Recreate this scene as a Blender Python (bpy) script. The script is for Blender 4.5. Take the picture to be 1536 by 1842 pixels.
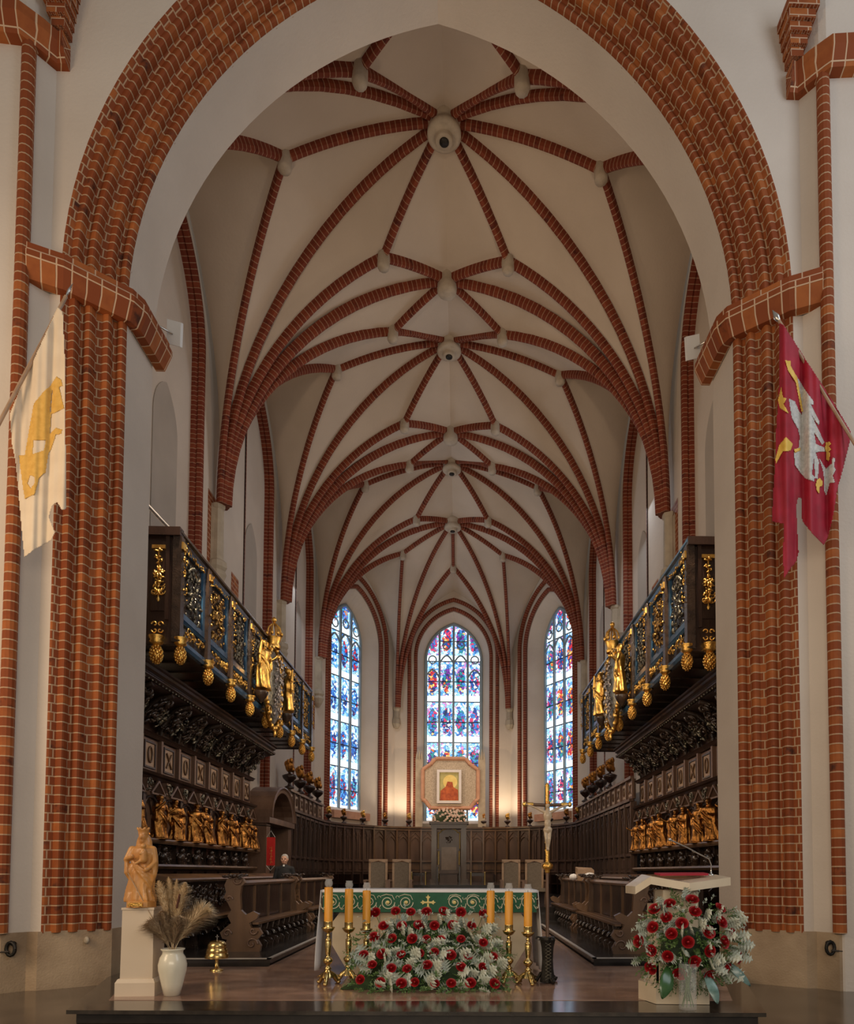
import bpy, bmesh, math, random
from mathutils import Vector, Matrix, noise
PI=math.pi
for o in list(bpy.data.objects): bpy.data.objects.remove(o)
SC=bpy.context.scene; COL=SC.collection

# ---------------------------------------------------------------- camera
cam=bpy.data.cameras.new('camera'); camo=bpy.data.objects.new('camera',cam); COL.objects.link(camo)
cam.sensor_fit='HORIZONTAL'; cam.sensor_width=36.0; cam.lens=1250.0/1536*36
cam.shift_x=-(870.04-768)/1536; cam.shift_y=(1513.48-921)/1536
cam.clip_start=.1; cam.clip_end=200
yaw,pitch,roll=.0327,.0443,.0024
fw=Vector((math.sin(yaw)*math.cos(pitch),math.cos(yaw)*math.cos(pitch),math.sin(pitch)))
rt=Vector((math.cos(yaw),-math.sin(yaw),0)); up=rt.cross(fw)
r2=rt*math.cos(roll)+up*math.sin(roll); u2=-rt*math.sin(roll)+up*math.cos(roll)
m=Matrix((r2,u2,-fw)).transposed().to_4x4(); m.translation=Vector((.4178,0,1.55)); camo.matrix_world=m
SC.camera=camo
# ---------------------------------------------------------------- world, lights, exposure
SC.view_settings.view_transform='Standard'; SC.view_settings.look='None'
SC.view_settings.exposure=0.0; SC.view_settings.gamma=1.0; SC.view_settings.use_curve_mapping=False
w=bpy.data.worlds.new('world'); SC.world=w; w.use_nodes=True
w.node_tree.nodes['Background'].inputs[0].default_value=(1.0,.93,.86,1)
w.node_tree.nodes['Background'].inputs[1].default_value=.21
def area(name,loc,target,size,power,col,spread=PI):
    l=bpy.data.lights.new(name,'AREA'); l.shape='RECTANGLE'; l.size=size[0]; l.size_y=size[1]; l.energy=power; l.color=col; l.spread=spread
    o=bpy.data.objects.new(name,l); COL.objects.link(o); o.location=loc
    o.rotation_euler=(Vector(target)-Vector(loc)).to_track_quat('-Z','Y').to_euler(); return o
def spot(name,loc,target,power,col,angle=100,blend=1,r=.15):
    l=bpy.data.lights.new(name,'SPOT'); l.energy=power; l.color=col; l.spot_size=math.radians(angle); l.spot_blend=blend; l.shadow_soft_size=r
    o=bpy.data.objects.new(name,l); COL.objects.link(o); o.location=loc
    o.rotation_euler=(Vector(target)-Vector(loc)).to_track_quat('-Z','Y').to_euler(); return o
WARM=(1,.74,.50); WARM2=(1,.66,.38)
area('nave_daylight',(8.5,3.2,11),(-4.4,10.2,6),(4,9),300,(.84,.91,1))
area('nave_lamps',(-8.3,3.2,6),(4.4,10.2,3.5),(3,5),400,(1,.72,.46))
area('added_low_fill',(0,-4,4),(0,11,.5),(9,2),420,(1,.82,.62))  # added fill from behind the camera, brightens the lower part
for sx in (-1,1):                                   # floodlights on the arch brackets, shining into the choir
    spot('choir_floodlight',(sx*4.0,11.0,9.95),(sx*-1.5,19,13),330,WARM,150,1,.12)
    spot('choir_floodlight_low',(sx*3.9,10.95,9.8),(sx*5.6,15.5,2.4),1900,(1,.80,.58),75,1,.12)
    for y in (19.3,25.8):
        spot('gallery_uplight',(sx*4.7,y,7.7 if y<20 else 5.2),(sx*-2.0,y+3,14),190,(1,.76,.54),150,1,.15)
    spot('sanctuary_spot',(sx*4.6,28.5,5.2),(sx*-1.2,34,5.6),520,WARM2,80,1,.1)
    spot('stall_spot',(sx*-3.9,17.5,7.6),(sx*5.5,17.5,2.0),1200,(1,.78,.55),80,1,.1)
    spot('apse_spot',(sx*2.0,28.2,14.8),(0,31.5,2),1000,WARM,80,1,.15)
    spot('wall_washer',(sx*2.4,33.6,4.0),(sx*2.5,34.6,8),260,(1,.80,.56),130,1,.1)
area('added_side_fill',(5.1,20.4,13.2),(-2,20.4,8),(2.4,2.4),150,(.82,.90,1))  # added fill for the choir; the side wall has no window here
area('added_side_fill_left',(-5.1,26.6,13.2),(2,26.6,8),(2.4,2.4),150,(.82,.90,1))  # added fill on the left, likewise without a window

# ---------------------------------------------------------------- materials
MT={}
def newmat(n):
    m=bpy.data.materials.new(n); m.use_nodes=True; MT[n]=m; return m,m.node_tree,m.node_tree.nodes['Principled BSDF']
def ramp(nt,stops,interp='LINEAR'):
    r=nt.nodes.new('ShaderNodeValToRGB'); cr=r.color_ramp; cr.interpolation=interp
    cr.elements[0].position=stops[0][0]; cr.elements[0].color=(*stops[0][1],1)
    cr.elements[1].position=stops[-1][0]; cr.elements[1].color=(*stops[-1][1],1)
    for p,c in stops[1:-1]:
        e=cr.elements.new(p); e.color=(*c,1)
    return r
def math_(nt,op,a,b=None,c=None):
    n=nt.nodes.new('ShaderNodeMath'); n.operation=op
    for i,v in enumerate((a,b,c)):
        if v is None: continue
        if isinstance(v,(int,float)): n.inputs[i].default_value=v
        else: nt.links.new(v,n.inputs[i])
    return n.outputs[0]
def mat(n,c1,c2=None,scale=4,rough=.6,metal=0,bump=.0,bscale=None,coat=0,detail=6,stretch=None,spec=None):
    m,nt,b=newmat(n); L=nt.links
    tc=nt.nodes.new('ShaderNodeTexCoord'); vec=tc.outputs['Object']
    if stretch:
        mp=nt.nodes.new('ShaderNodeMapping'); mp.inputs['Scale'].default_value=stretch; L.new(vec,mp.inputs[0]); vec=mp.outputs[0]
    nz=nt.nodes.new('ShaderNodeTexNoise'); nz.inputs['Scale'].default_value=scale; nz.inputs['Detail'].default_value=detail; L.new(vec,nz.inputs['Vector'])
    r=ramp(nt,[(.3,c1),(.7,c2 or c1)]); L.new(nz.outputs[0],r.inputs[0]); L.new(r.outputs[0],b.inputs['Base Color'])
    b.inputs['Roughness'].default_value=rough; b.inputs['Metallic'].default_value=metal
    if coat: b.inputs['Coat Weight'].default_value=coat; b.inputs['Coat Roughness'].default_value=.15
    if spec is not None: b.inputs['Specular IOR Level'].default_value=spec
    if bump:
        n2=nt.nodes.new('ShaderNodeTexNoise'); n2.inputs['Scale'].default_value=bscale or scale*6; n2.inputs['Detail'].default_value=4; L.new(vec,n2.inputs['Vector'])
        bp=nt.nodes.new('ShaderNodeBump'); bp.inputs['Strength'].default_value=bump; bp.inputs['Distance'].default_value=.02
        L.new(n2.outputs[0],bp.inputs['Height']); L.new(bp.outputs[0],b.inputs['Normal'])
    return m
def brickmat(n,bw,bh,dark,mid,light,mortar,jit=.04,mw=.012,bump=.6):
    m,nt,b=newmat(n); L=nt.links
    uv=nt.nodes.new('ShaderNodeUVMap'); uv.uv_map='uv'
    sp=nt.nodes.new('ShaderNodeSeparateXYZ'); L.new(uv.outputs[0],sp.inputs[0])
    v=math_(nt,'DIVIDE',sp.outputs[1],bh); row=math_(nt,'FLOOR',v)
    odd=math_(nt,'MODULO',row,2); u=math_(nt,'DIVIDE',math_(nt,'ADD',sp.outputs[0],math_(nt,'MULTIPLY',odd,jit)),bw); colm=math_(nt,'FLOOR',u)
    fv=math_(nt,'FRACT',v); fu=math_(nt,'FRACT',u)
    def edge(f,size,wd):   # 1 in the mortar
        d=math_(nt,'MINIMUM',f,math_(nt,'SUBTRACT',1,f)); d=math_(nt,'MULTIPLY',d,size)
        mr=nt.nodes.new('ShaderNodeMapRange'); mr.interpolation_type='SMOOTHSTEP'; L.new(d,mr.inputs[0]); mr.inputs[1].default_value=wd*.45; mr.inputs[2].default_value=wd; mr.inputs[3].default_value=1; mr.inputs[4].default_value=0; return mr.outputs[0]
    mort=math_(nt,'MAXIMUM',edge(fv,bh,mw),edge(fu,bw,mw))
    cb=nt.nodes.new('ShaderNodeCombineXYZ'); L.new(colm,cb.inputs[0]); L.new(row,cb.inputs[1])
    wn=nt.nodes.new('ShaderNodeTexWhiteNoise'); wn.noise_dimensions='2D'; L.new(cb.outputs[0],wn.inputs['Vector'])
    tc=nt.nodes.new('ShaderNodeTexCoord'); nz=nt.nodes.new('ShaderNodeTexNoise'); nz.inputs['Scale'].default_value=9; nz.inputs['Detail'].default_value=5; L.new(tc.outputs['Object'],nz.inputs[0])
    k=math_(nt,'ADD',math_(nt,'MULTIPLY',wn.outputs[0],.72),math_(nt,'MULTIPLY',nz.outputs[0],.35))
    r=ramp(nt,[(.12,dark),(.2,mid),(.62,mid),(.95,light)]); L.new(k,r.inputs[0])
    mx=nt.nodes.new('ShaderNodeMix'); mx.data_type='RGBA'; L.new(mort,mx.inputs[0]); L.new(r.outputs[0],mx.inputs[6]); mx.inputs[7].default_value=(*mortar,1)
    L.new(mx.outputs[2],b.inputs['Base Color']); b.inputs['Roughness'].default_value=.7; b.inputs['Specular IOR Level'].default_value=.25
    h=math_(nt,'SUBTRACT',math_(nt,'MULTIPLY',nz.outputs[0],.3),mort)
    bp=nt.nodes.new('ShaderNodeBump'); bp.inputs['Strength'].default_value=bump; bp.inputs['Distance'].default_value=.012; L.new(h,bp.inputs['Height']); L.new(bp.outputs[0],b.inputs['Normal'])
    return m
BR=((.07,.022,.012),(.24,.058,.016),(.40,.125,.032))
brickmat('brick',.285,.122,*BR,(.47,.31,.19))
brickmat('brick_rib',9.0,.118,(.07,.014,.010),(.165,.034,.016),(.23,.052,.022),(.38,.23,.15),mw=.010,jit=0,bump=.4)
brickmat('brick_shaft',9.0,.125,*BR,(.47,.31,.19),mw=.012,jit=0,bump=.5)
brickmat('brick_cap',.17,.40,*BR,(.62,.43,.28),jit=0)
brickmat('brick_wall',.26,.118,*BR,(.55,.36,.24),jit=.13)
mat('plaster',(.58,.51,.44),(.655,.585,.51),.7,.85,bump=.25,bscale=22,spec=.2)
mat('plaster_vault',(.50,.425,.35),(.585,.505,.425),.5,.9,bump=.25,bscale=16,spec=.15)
mat('plaster_niche_shade',(.40,.36,.315),(.46,.41,.36),1,.9,spec=.15)  # plaster darkened to carry the shade inside the niches
mat('stone',(.34,.29,.22),(.46,.40,.31),3,.7,bump=.3)
mat('plinth_stone',(.27,.185,.11),(.47,.35,.225),1.6,.55,bump=.25,bscale=40,detail=10)
mat('boss_stone',(.38,.32,.25),(.50,.43,.34),5,.7,bump=.3)
mat('wood_dark',(.016,.0075,.005),(.042,.018,.011),3,.32,bump=.25,bscale=30,coat=.3,stretch=(1,1,.25))
mat('wood_black',(.022,.013,.009),(.060,.036,.024),6,.24,bump=.4,bscale=40,coat=.4)
mat('wood_panel',(.11,.06,.038),(.20,.115,.075),3,.42,bump=.2,stretch=(1,1,.3),coat=.2)
mat('wood_inlay',(.30,.19,.11),(.42,.28,.18),6,.4,coat=.2)
mat('wood_brown',(.075,.038,.018),(.17,.09,.042),3,.38,bump=.2,stretch=(1,1,.3),coat=.3)
mat('wood_apse',(.065,.034,.022),(.125,.07,.045),3,.45,bump=.2,stretch=(1,1,.3),coat=.15)
mat('gold',(.62,.33,.07),(.92,.58,.16),14,.32,1,bump=.3,bscale=60)
mat('gold_dark',(.18,.075,.02),(.66,.30,.075),9,.30,1,bump=.5,bscale=50)
mat('brass',(.55,.38,.13),(.80,.60,.26),10,.22,1,bump=.12,bscale=60)
mat('gold_lit',(.80,.55,.18),(.92,.70,.30),8,.4,.25)
mat('relief_gold',(.12,.08,.04),(.72,.42,.12),20,.3,.9,bump=.5,bscale=50)
mat('silver_relief',(.20,.17,.16),(.72,.66,.62),22,.3,.9,bump=.5)
mat('silver_dull',(.30,.28,.27),(.36,.34,.33),5,.5,.4)
mat('chair_cloth',(.16,.13,.10),(.22,.18,.14),30,.8)
mat('paint_ochre',(.40,.38,.14),(.55,.50,.22),6,.6)
mat('paint_yellow',(.80,.62,.18),(.88,.72,.28),6,.6)
mat('paint_red',(.30,.05,.02),(.60,.14,.04),7,.6)
mat('silver',(.50,.48,.45),(.7,.68,.62),10,.25,1)
mat('pewter',(.10,.10,.085),(.30,.27,.20),18,.3,.8,bump=.6,bscale=40)
mat('painted_blue_sheen',(.030,.085,.16),(.06,.15,.26),3,.25,coat=.5)  # black gloss wood with the blue window reflection put into its colour
mat('iron',(.02,.019,.017),(.05,.045,.04),12,.45,.8,bump=.3)
mat('rope',(.03,.022,.018),(.06,.045,.035),40,.8)
mat('wood_statue',(.45,.20,.05),(.62,.31,.09),6,.45,coat=.3,bump=.15,stretch=(1,1,.3))
mat('cream_marble',(.62,.52,.38),(.74,.65,.50),2.5,.35,coat=.3,detail=10)
mat('pedestal_paint',(.60,.50,.38),(.64,.54,.42),2,.5)
mat('vase_white',(.70,.66,.52),(.74,.70,.57),2,.3,coat=.5)
mat('altar_stone',(.52,.41,.26),(.64,.53,.36),2,.45,detail=10)
mat('linen',(.70,.69,.70),(.78,.77,.77),3,.8,bump=.1)
mat('green_cloth',(.004,.075,.035),(.008,.11,.05),8,.6)
mat('gold_thread',(.60,.48,.16),(.75,.62,.26),30,.5,.2)
mat('cream_thread',(.60,.56,.40),(.70,.66,.50),30,.6)
mat('wax',(.78,.33,.03),(.86,.42,.05),3,.4)
mat('black_cloth',(.008,.008,.009),(.016,.016,.018),6,.8)
mat('skin',(.50,.27,.18),(.58,.33,.23),8,.5)
mat('hair_grey',(.30,.28,.26),(.45,.43,.41),30,.7)
mat('white_cloth',(.75,.74,.72),(.8,.8,.78),5,.7)
mat('corpus_ivory',(.42,.31,.20),(.58,.46,.32),12,.35,coat=.3)
mat('red_banner',(.72,.016,.012),(.82,.03,.02),4,.6)
mat('red_flag',(.30,.006,.022),(.42,.010,.035),5,.62,bump=.25,bscale=160)
mat('cream_flag',(.66,.54,.40),(.76,.65,.50),3,.7,bump=.1,bscale=120)
mat('flag_yellow',(.60,.34,.06),(.72,.44,.10),16,.7)
mat('flag_gold',(.75,.46,.06),(.85,.58,.12),16,.55)
mat('flag_silver',(.44,.44,.42),(.66,.66,.63),26,.5,bump=.4,bscale=60)
mat('rose_red',(.24,.003,.006),(.42,.008,.012),9,.5)
mat('miller_leaf',(.34,.40,.33),(.56,.60,.52),12,.75)
mat('leaf_green',(.05,.12,.03),(.14,.23,.07),10,.45)
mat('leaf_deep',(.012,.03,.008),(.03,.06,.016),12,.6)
mat('leaf_big',(.02,.075,.015),(.04,.12,.03),5,.3,coat=.4)
mat('leaf_blue',(.06,.14,.12),(.22,.36,.36),9,.35,coat=.3)
mat('pampas',(.66,.50,.30),(.84,.70,.48),20,.85)
mat('pampas_dark',(.36,.25,.15),(.5,.38,.25),20,.85)
mat('cattail',(.07,.02,.012),(.10,.03,.018),10,.8)
mat('flower_pale',(.62,.42,.34),(.80,.66,.58),14,.6)
mat('paper',(.7,.66,.6),(.76,.72,.66),3,.8)
mat('lamp_white',(.75,.75,.73),(.78,.78,.76),3,.4)
mat('mosaic_panel',(.34,.28,.21),(.56,.48,.38),26,.5,detail=2)
mat('frame_rose',(.46,.24,.15),(.58,.32,.21),4,.45)
mat('white_frame',(.70,.68,.70),(.76,.74,.76),3,.4)
mat('mullion',(.22,.30,.36),(.30,.38,.44),3,.6)
mat('lead',(.02,.03,.04),(.03,.04,.05),3,.5)
mat('nosing',(.018,.014,.011),(.05,.04,.03),7,.12,coat=.4,detail=12)
mat('step_riser',(.012,.010,.009),(.028,.022,.018),7,.4,detail=12)
mat('floor_marble',(.20,.115,.082),(.46,.29,.21),1.7,.16,detail=14,stretch=(1,2.2,1),coat=.3)
mat('floor_nave',(.04,.029,.021),(.11,.08,.055),1.3,.16,detail=14,coat=.3)
mat('floor_dark',(.018,.015,.014),(.04,.034,.03),2.3,.18,detail=12)
mat('floor_line',(.34,.31,.28),(.42,.39,.35),5,.4)
def glassmat():
    m,nt,b=newmat('clear_glass'); b.inputs['Base Color'].default_value=(.95,.97,.97,1); b.inputs['Alpha'].default_value=.10; b.inputs['Roughness'].default_value=.03; b.inputs['IOR'].default_value=1.12
glassmat()
def stained(n,seed,cool,step):
    """leaded glass, daylight behind it: rows of figure panels between pale bands"""
    m,nt,b=newmat(n); L=nt.links
    uv=nt.nodes.new('ShaderNodeUVMap'); uv.uv_map='uv'; sp=nt.nodes.new('ShaderNodeSeparateXYZ'); L.new(uv.outputs[0],sp.inputs[0])
    ad=nt.nodes.new('ShaderNodeVectorMath'); ad.operation='ADD'; L.new(uv.outputs[0],ad.inputs[0]); ad.inputs[1].default_value=(seed*7.3,seed*3.1,0)
    nzz=nt.nodes.new('ShaderNodeTexNoise'); nzz.inputs['Scale'].default_value=5; L.new(ad.outputs[0],nzz.inputs[0])
    ad2=nt.nodes.new('ShaderNodeVectorMath'); ad2.operation='MULTIPLY_ADD'; L.new(nzz.outputs['Color'],ad2.inputs[0]); ad2.inputs[1].default_value=(.22,.22,0); L.new(ad.outputs[0],ad2.inputs[2])
    vo=nt.nodes.new('ShaderNodeTexVoronoi'); vo.voronoi_dimensions='2D'; vo.inputs['Scale'].default_value=8.5; L.new(ad2.outputs[0],vo.inputs['Vector'])
    big=nt.nodes.new('ShaderNodeTexVoronoi'); big.voronoi_dimensions='2D'; big.inputs['Scale'].default_value=2.6; L.new(ad2.outputs[0],big.inputs['Vector'])
    s1=nt.nodes.new('ShaderNodeSeparateColor'); L.new(vo.outputs['Color'],s1.inputs[0]); s2=nt.nodes.new('ShaderNodeSeparateColor'); L.new(big.outputs['Color'],s2.inputs[0])
    # position inside one light (step wide) and one storey (2.12 m high)
    fu=math_(nt,'FRACT',math_(nt,'DIVIDE',sp.outputs[0],step)); fv=math_(nt,'FRACT',math_(nt,'DIVIDE',sp.outputs[1],2.12))
    cell=nt.nodes.new('ShaderNodeCombineXYZ'); L.new(math_(nt,'FLOOR',math_(nt,'DIVIDE',sp.outputs[0],step)),cell.inputs[0]); L.new(math_(nt,'FLOOR',math_(nt,'DIVIDE',sp.outputs[1],2.12)),cell.inputs[1]); cell.inputs[2].default_value=seed
    wn=nt.nodes.new('ShaderNodeTexWhiteNoise'); L.new(cell.outputs[0],wn.inputs['Vector'])
    du=math_(nt,'MULTIPLY',math_(nt,'SUBTRACT',fu,.5),2.2); dv=math_(nt,'MULTIPLY',math_(nt,'SUBTRACT',fv,.52),2.35)
    rr=math_(nt,'SQRT',math_(nt,'ADD',math_(nt,'MULTIPLY',du,du),math_(nt,'MULTIPLY',dv,dv)))
    rr=math_(nt,'ADD',rr,math_(nt,'MULTIPLY',math_(nt,'SUBTRACT',nzz.outputs[0],.5),.9))
    body=math_(nt,'LESS_THAN',rr,.70)
    k=math_(nt,'FRACT',math_(nt,'ADD',math_(nt,'MULTIPLY',s1.outputs[0],.42),math_(nt,'ADD',math_(nt,'MULTIPLY',s2.outputs[1],.30),wn.outputs[0])))
    fig=[(.0,(.02,.07,.30)),(.14,(.50,.02,.04)),(.26,(.80,.14,.03)),(.34,(.90,.55,.16)),(.40,(.03,.04,.14)),(.50,(.16,.04,.30)),(.58,(.02,.25,.26)),(.68,(.05,.20,.55)),(.78,(.60,.05,.14)),(.86,(.02,.03,.10)),(.93,(.80,.82,.85))]
    if cool: fig=[(.0,(.02,.10,.42)),(.16,(.06,.30,.70)),(.28,(.02,.03,.12)),(.38,(.45,.02,.04)),(.48,(.05,.35,.50)),(.58,(.10,.20,.60)),(.68,(.70,.20,.05)),(.74,(.03,.06,.25)),(.84,(.30,.62,.90)),(.93,(.80,.9,.98))]
    r=ramp(nt,fig,'CONSTANT'); L.new(k,r.inputs[0])
    bk=[(.0,(.30,.62,.90)),(.22,(.82,.92,1.0)),(.42,(.10,.35,.75)),(.55,(.55,.80,.95)),(.70,(.90,.94,1.0)),(.82,(.05,.15,.45)),(.9,(.55,.25,.55) if not cool else (.4,.75,.9))]
    rb=ramp(nt,bk,'CONSTANT'); L.new(s1.outputs[1],rb.inputs[0])
    mb_=nt.nodes.new('ShaderNodeMix'); mb_.data_type='RGBA'; L.new(body,mb_.inputs[0]); L.new(rb.outputs[0],mb_.inputs[6]); L.new(r.outputs[0],mb_.inputs[7])
    ed=nt.nodes.new('ShaderNodeTexVoronoi'); ed.voronoi_dimensions='2D'; ed.feature='DISTANCE_TO_EDGE'; ed.inputs['Scale'].default_value=8.5; L.new(ad2.outputs[0],ed.inputs['Vector'])
    ln=math_(nt,'GREATER_THAN',ed.outputs[0],.05)
    band=math_(nt,'LESS_THAN',fv,.15)
    wh=ramp(nt,[(.35,(.62,.84,.93)),(.6,(.95,.97,1.0))]); L.new(nzz.outputs[0],wh.inputs[0])
    mx=nt.nodes.new('ShaderNodeMix'); mx.data_type='RGBA'; L.new(band,mx.inputs[0]); L.new(mb_.outputs[2],mx.inputs[6]); L.new(wh.outputs[0],mx.inputs[7])
    ms=math_(nt,'MAXIMUM',ln,band)
    em=nt.nodes.new('ShaderNodeEmission'); L.new(mx.outputs[2],em.inputs[0]); L.new(math_(nt,'MULTIPLY_ADD',ms,1.45,.12),em.inputs[1])
    b.inputs['Base Color'].default_value=(.05,.06,.08,1); b.inputs['Roughness'].default_value=.2
    ash=nt.nodes.new('ShaderNodeAddShader'); L.new(em.outputs[0],ash.inputs[0]); L.new(b.outputs[0],ash.inputs[1])
    L.new(ash.outputs[0],nt.nodes['Material Output'].inputs[0])
stained('glass_centre',1,False,.73); stained('glass_left',2,True,.773); stained('glass_right',4,False,.773)

# ---------------------------------------------------------------- mesh builder
class MB:
    def __init__(s,M=None): s.v=[];s.f=[];s.uv=[];s.sm=[];s.M=M or Matrix.Identity(4)
    def av(s,ps):
        n=len(s.v); s.v+= [tuple(s.M@Vector(p)) for p in ps]; return n
    def face(s,idx,uv=None,smooth=False): s.f.append(tuple(idx)); s.uv.append(uv); s.sm.append(smooth)
    def poly(s,ps,uv=None):
        n=s.av(ps); s.face(range(n,n+len(ps)),uv)
    def box(s,x0,x1,y0,y1,z0,z1,uv=False):
        n=s.av([(x0,y0,z0),(x1,y0,z0),(x1,y1,z0),(x0,y1,z0),(x0,y0,z1),(x1,y0,z1),(x1,y1,z1),(x0,y1,z1)])
        for q in ((0,3,2,1),(4,5,6,7)): s.face([n+i for i in q])
        for q in ((0,1,5,4),(1,2,6,5),(2,3,7,6),(3,0,4,7)):
            a,b=Vector(s.v[n+q[0]]),Vector(s.v[n+q[1]]); l=(b-a).length
            s.face([n+i for i in q],[(0,z0),(l,z0),(l,z1),(0,z1)])
    def grid(s,P,uv=None,smooth=True,closeu=False,closev=False):
        """P[i][j] points"""
        nu=len(P); nv=len(P[0]); n=s.av([p for row in P for p in row])
        for i in range(nu-(0 if closeu else 1)):
            for j in range(nv-(0 if closev else 1)):
                a,b=i,(i+1)%nu; c,d=j,(j+1)%nv
                u=None
                if uv: u=[uv[a][c],uv[b][c],uv[b][d],uv[a][d]]
                s.face((n+a*nv+c,n+b*nv+c,n+b*nv+d,n+a*nv+d),u,smooth)
    def lathe(s,prof,c=(0,0,0),n=16,axis=None,smooth=True,cap=True,flute=0,fn=0,sx=1,sy=1):
        T=Matrix.Translation(c)
        if axis is not None: T=T@Vector(axis).to_track_quat('Z','Y').to_matrix().to_4x4()
        P=[]
        for r,z in prof:
            P.append([T@Vector((sx*r*(1+flute*math.cos(fn*2*PI*k/n))*math.cos(2*PI*k/n),sy*r*(1+flute*math.cos(fn*2*PI*k/n))*math.sin(2*PI*k/n),z)) for k in range(n)])
        s.grid(P,None,smooth,closev=True)
        if cap:
            for row,rev in ((P[0],True),(P[-1],False)):
                k=s.av(row); s.face(range(k,k+n) if not rev else range(k+n-1,k-1,-1))
    def ell(s,c,r,n=12,m=8,R=None):
        R=R or Matrix.Identity(3); c=Vector(c)
        P=[[c+R@Vector((r[0]*math.sin(PI*i/m)*math.cos(2*PI*k/n),r[1]*math.sin(PI*i/m)*math.sin(2*PI*k/n),-r[2]*math.cos(PI*i/m))) for k in range(n)] for i in range(m+1)]
        s.grid(P,None,True,closev=True)
    def tube(s,pts,r,n=8,cap=True,flat=1.0):
        pts=[Vector(p) for p in pts]; N=len(pts); rr=r if isinstance(r,(list,tuple)) else [r]*N
        P=[];prev=None
        for i,p in enumerate(pts):
            t=(pts[min(i+1,N-1)]-pts[max(i-1,0)]).normalized()
            if prev is None: a=t.orthogonal().normalized()
            else:
                a=prev-t*prev.dot(t); a=a.normalized() if a.length>1e-6 else t.orthogonal().normalized()
            prev=a; b=t.cross(a)
            P.append([p+(a*math.cos(2*PI*k/n)+b*flat*math.sin(2*PI*k/n))*rr[i] for k in range(n)])
        s.grid(P,None,n>4,closev=True)
        if cap:
            k=s.av(P[0]); s.face(range(k+n-1,k-1,-1)); k=s.av(P[-1]); s.face(range(k,k+n))
    def cap_tube(s,pts,r,n=10):
        s.tube(pts,r,n); rr=r if isinstance(r,(list,tuple)) else [r]*len(pts)
        for p,q in ((pts[0],rr[0]),(pts[-1],rr[-1])): s.ell(p,(q,q,q),n,6)
    def prism(s,poly,T,h,bev=0):
        """2D polygon (a,b) mapped by T (4x4: a,b,height), extruded by h"""
        n=len(poly); A=[T@Vector((a,b,0)) for a,b in poly]
        if bev:
            cx=sum(a for a,b in poly)/n; cy=sum(b for a,b in poly)/n
            sh=[(cx+(a-cx)*(1-bev),cy+(b-cy)*(1-bev)) for a,b in poly]
            Bm=[T@Vector((a,b,h*.7)) for a,b in poly]; B=[T@Vector((a,b,h)) for a,b in sh]; rings=[A,Bm,B]
        else: rings=[A,[T@Vector((a,b,h)) for a,b in poly]]
        per=[0]
        for i in range(n): per.append(per[-1]+(Vector(poly[(i+1)%n])-Vector(poly[i])).length)
        for q in range(len(rings)-1):
            k=s.av(rings[q]+rings[q+1])
            for i in range(n):
                j=(i+1)%n; s.face((k+i,k+j,k+n+j,k+n+i),[(per[i],0),(per[i+1],0),(per[i+1],h),(per[i],h)])
        k=s.av(rings[0]); s.face(range(k+n-1,k-1,-1),[poly[i] for i in range(n-1,-1,-1)]); k=s.av(rings[-1]); s.face(range(k,k+n),list(poly))
    def sweep(s,pts,S,U,prof,v0=0,closed=True,smooth=False):
        """prof [(a,b)] placed at p + a*S_i + b*U_i; UV v runs along the path in metres, u around the profile"""
        pts=[Vector(p) for p in pts]; L=[v0]
        for i in range(1,len(pts)): L.append(L[-1]+(pts[i]-pts[i-1]).length)
        pf=list(prof)+([prof[0]] if closed else []); pu=[0]
        for i in range(1,len(pf)): pu.append(pu[-1]+math.hypot(pf[i][0]-pf[i-1][0],pf[i][1]-pf[i-1][1]))
        P=[[p+Vector(S[i])*a+Vector(U[i])*b for a,b in pf] for i,p in enumerate(pts)]
        s.grid(P,[[(q,L[i]) for q in pu] for i in range(len(pts))],smooth)
        if closed:
            for row in (P[0],P[-1]):
                k=s.av(row[:-1]); s.face(range(k,k+len(row)-1))
        return L[-1]
    def build(s,name,mt,parent=None,label=None,kind=None,cat=None,group=None,weld=False):
        me=bpy.data.meshes.new(name); off=Vector((0,0,0))
        if parent is not None:
            p=parent
            while p: off+=p.location; p=p.parent
        me.from_pydata([tuple(Vector(v)-off) for v in s.v],[],s.f); me.materials.append(MT[mt] if isinstance(mt,str) else mt)
        if any(u for u in s.uv):
            ul=me.uv_layers.new(name='uv'); i=0; data=ul.data
            for pf,u in zip(me.polygons,s.uv):
                for k,li in enumerate(pf.loop_indices):
                    if u: data[li].uv=u[k]
        me.polygons.foreach_set('use_smooth',s.sm)
        if weld:
            b=bmesh.new(); b.from_mesh(me); bmesh.ops.remove_doubles(b,verts=b.verts,dist=1e-5); b.to_mesh(me); b.free()
        me.update(); o=bpy.data.objects.new(name,me); COL.objects.link(o)
        if parent is not None: o.parent=parent
        tag(o,label,cat,group,kind); return o
def tag(o,label=None,cat=None,group=None,kind=None):
    if label: o['label']=label
    if cat: o['category']=cat
    if group: o['group']=group
    if kind: o['kind']=kind
    return o
def thing(name,label,cat,loc=(0,0,0),group=None,kind=None):
    o=bpy.data.objects.new(name,None); o.empty_display_size=.1; COL.objects.link(o); o.location=loc
    return tag(o,label,cat,group,kind)
def dup(root,loc,label=None,rz=0,sc=1,group=None):
    def cp(o,par):
        c=o.copy(); COL.objects.link(c)
        if par: c.parent=par
        for k in o.children: cp(k,c)
        return c
    c=cp(root,None); c.location=loc; c.rotation_euler=(0,0,rz); c.scale=(sc,sc,sc) if not isinstance(sc,tuple) else sc
    if label: c['label']=label
    if group: c['group']=group
    return c
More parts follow.
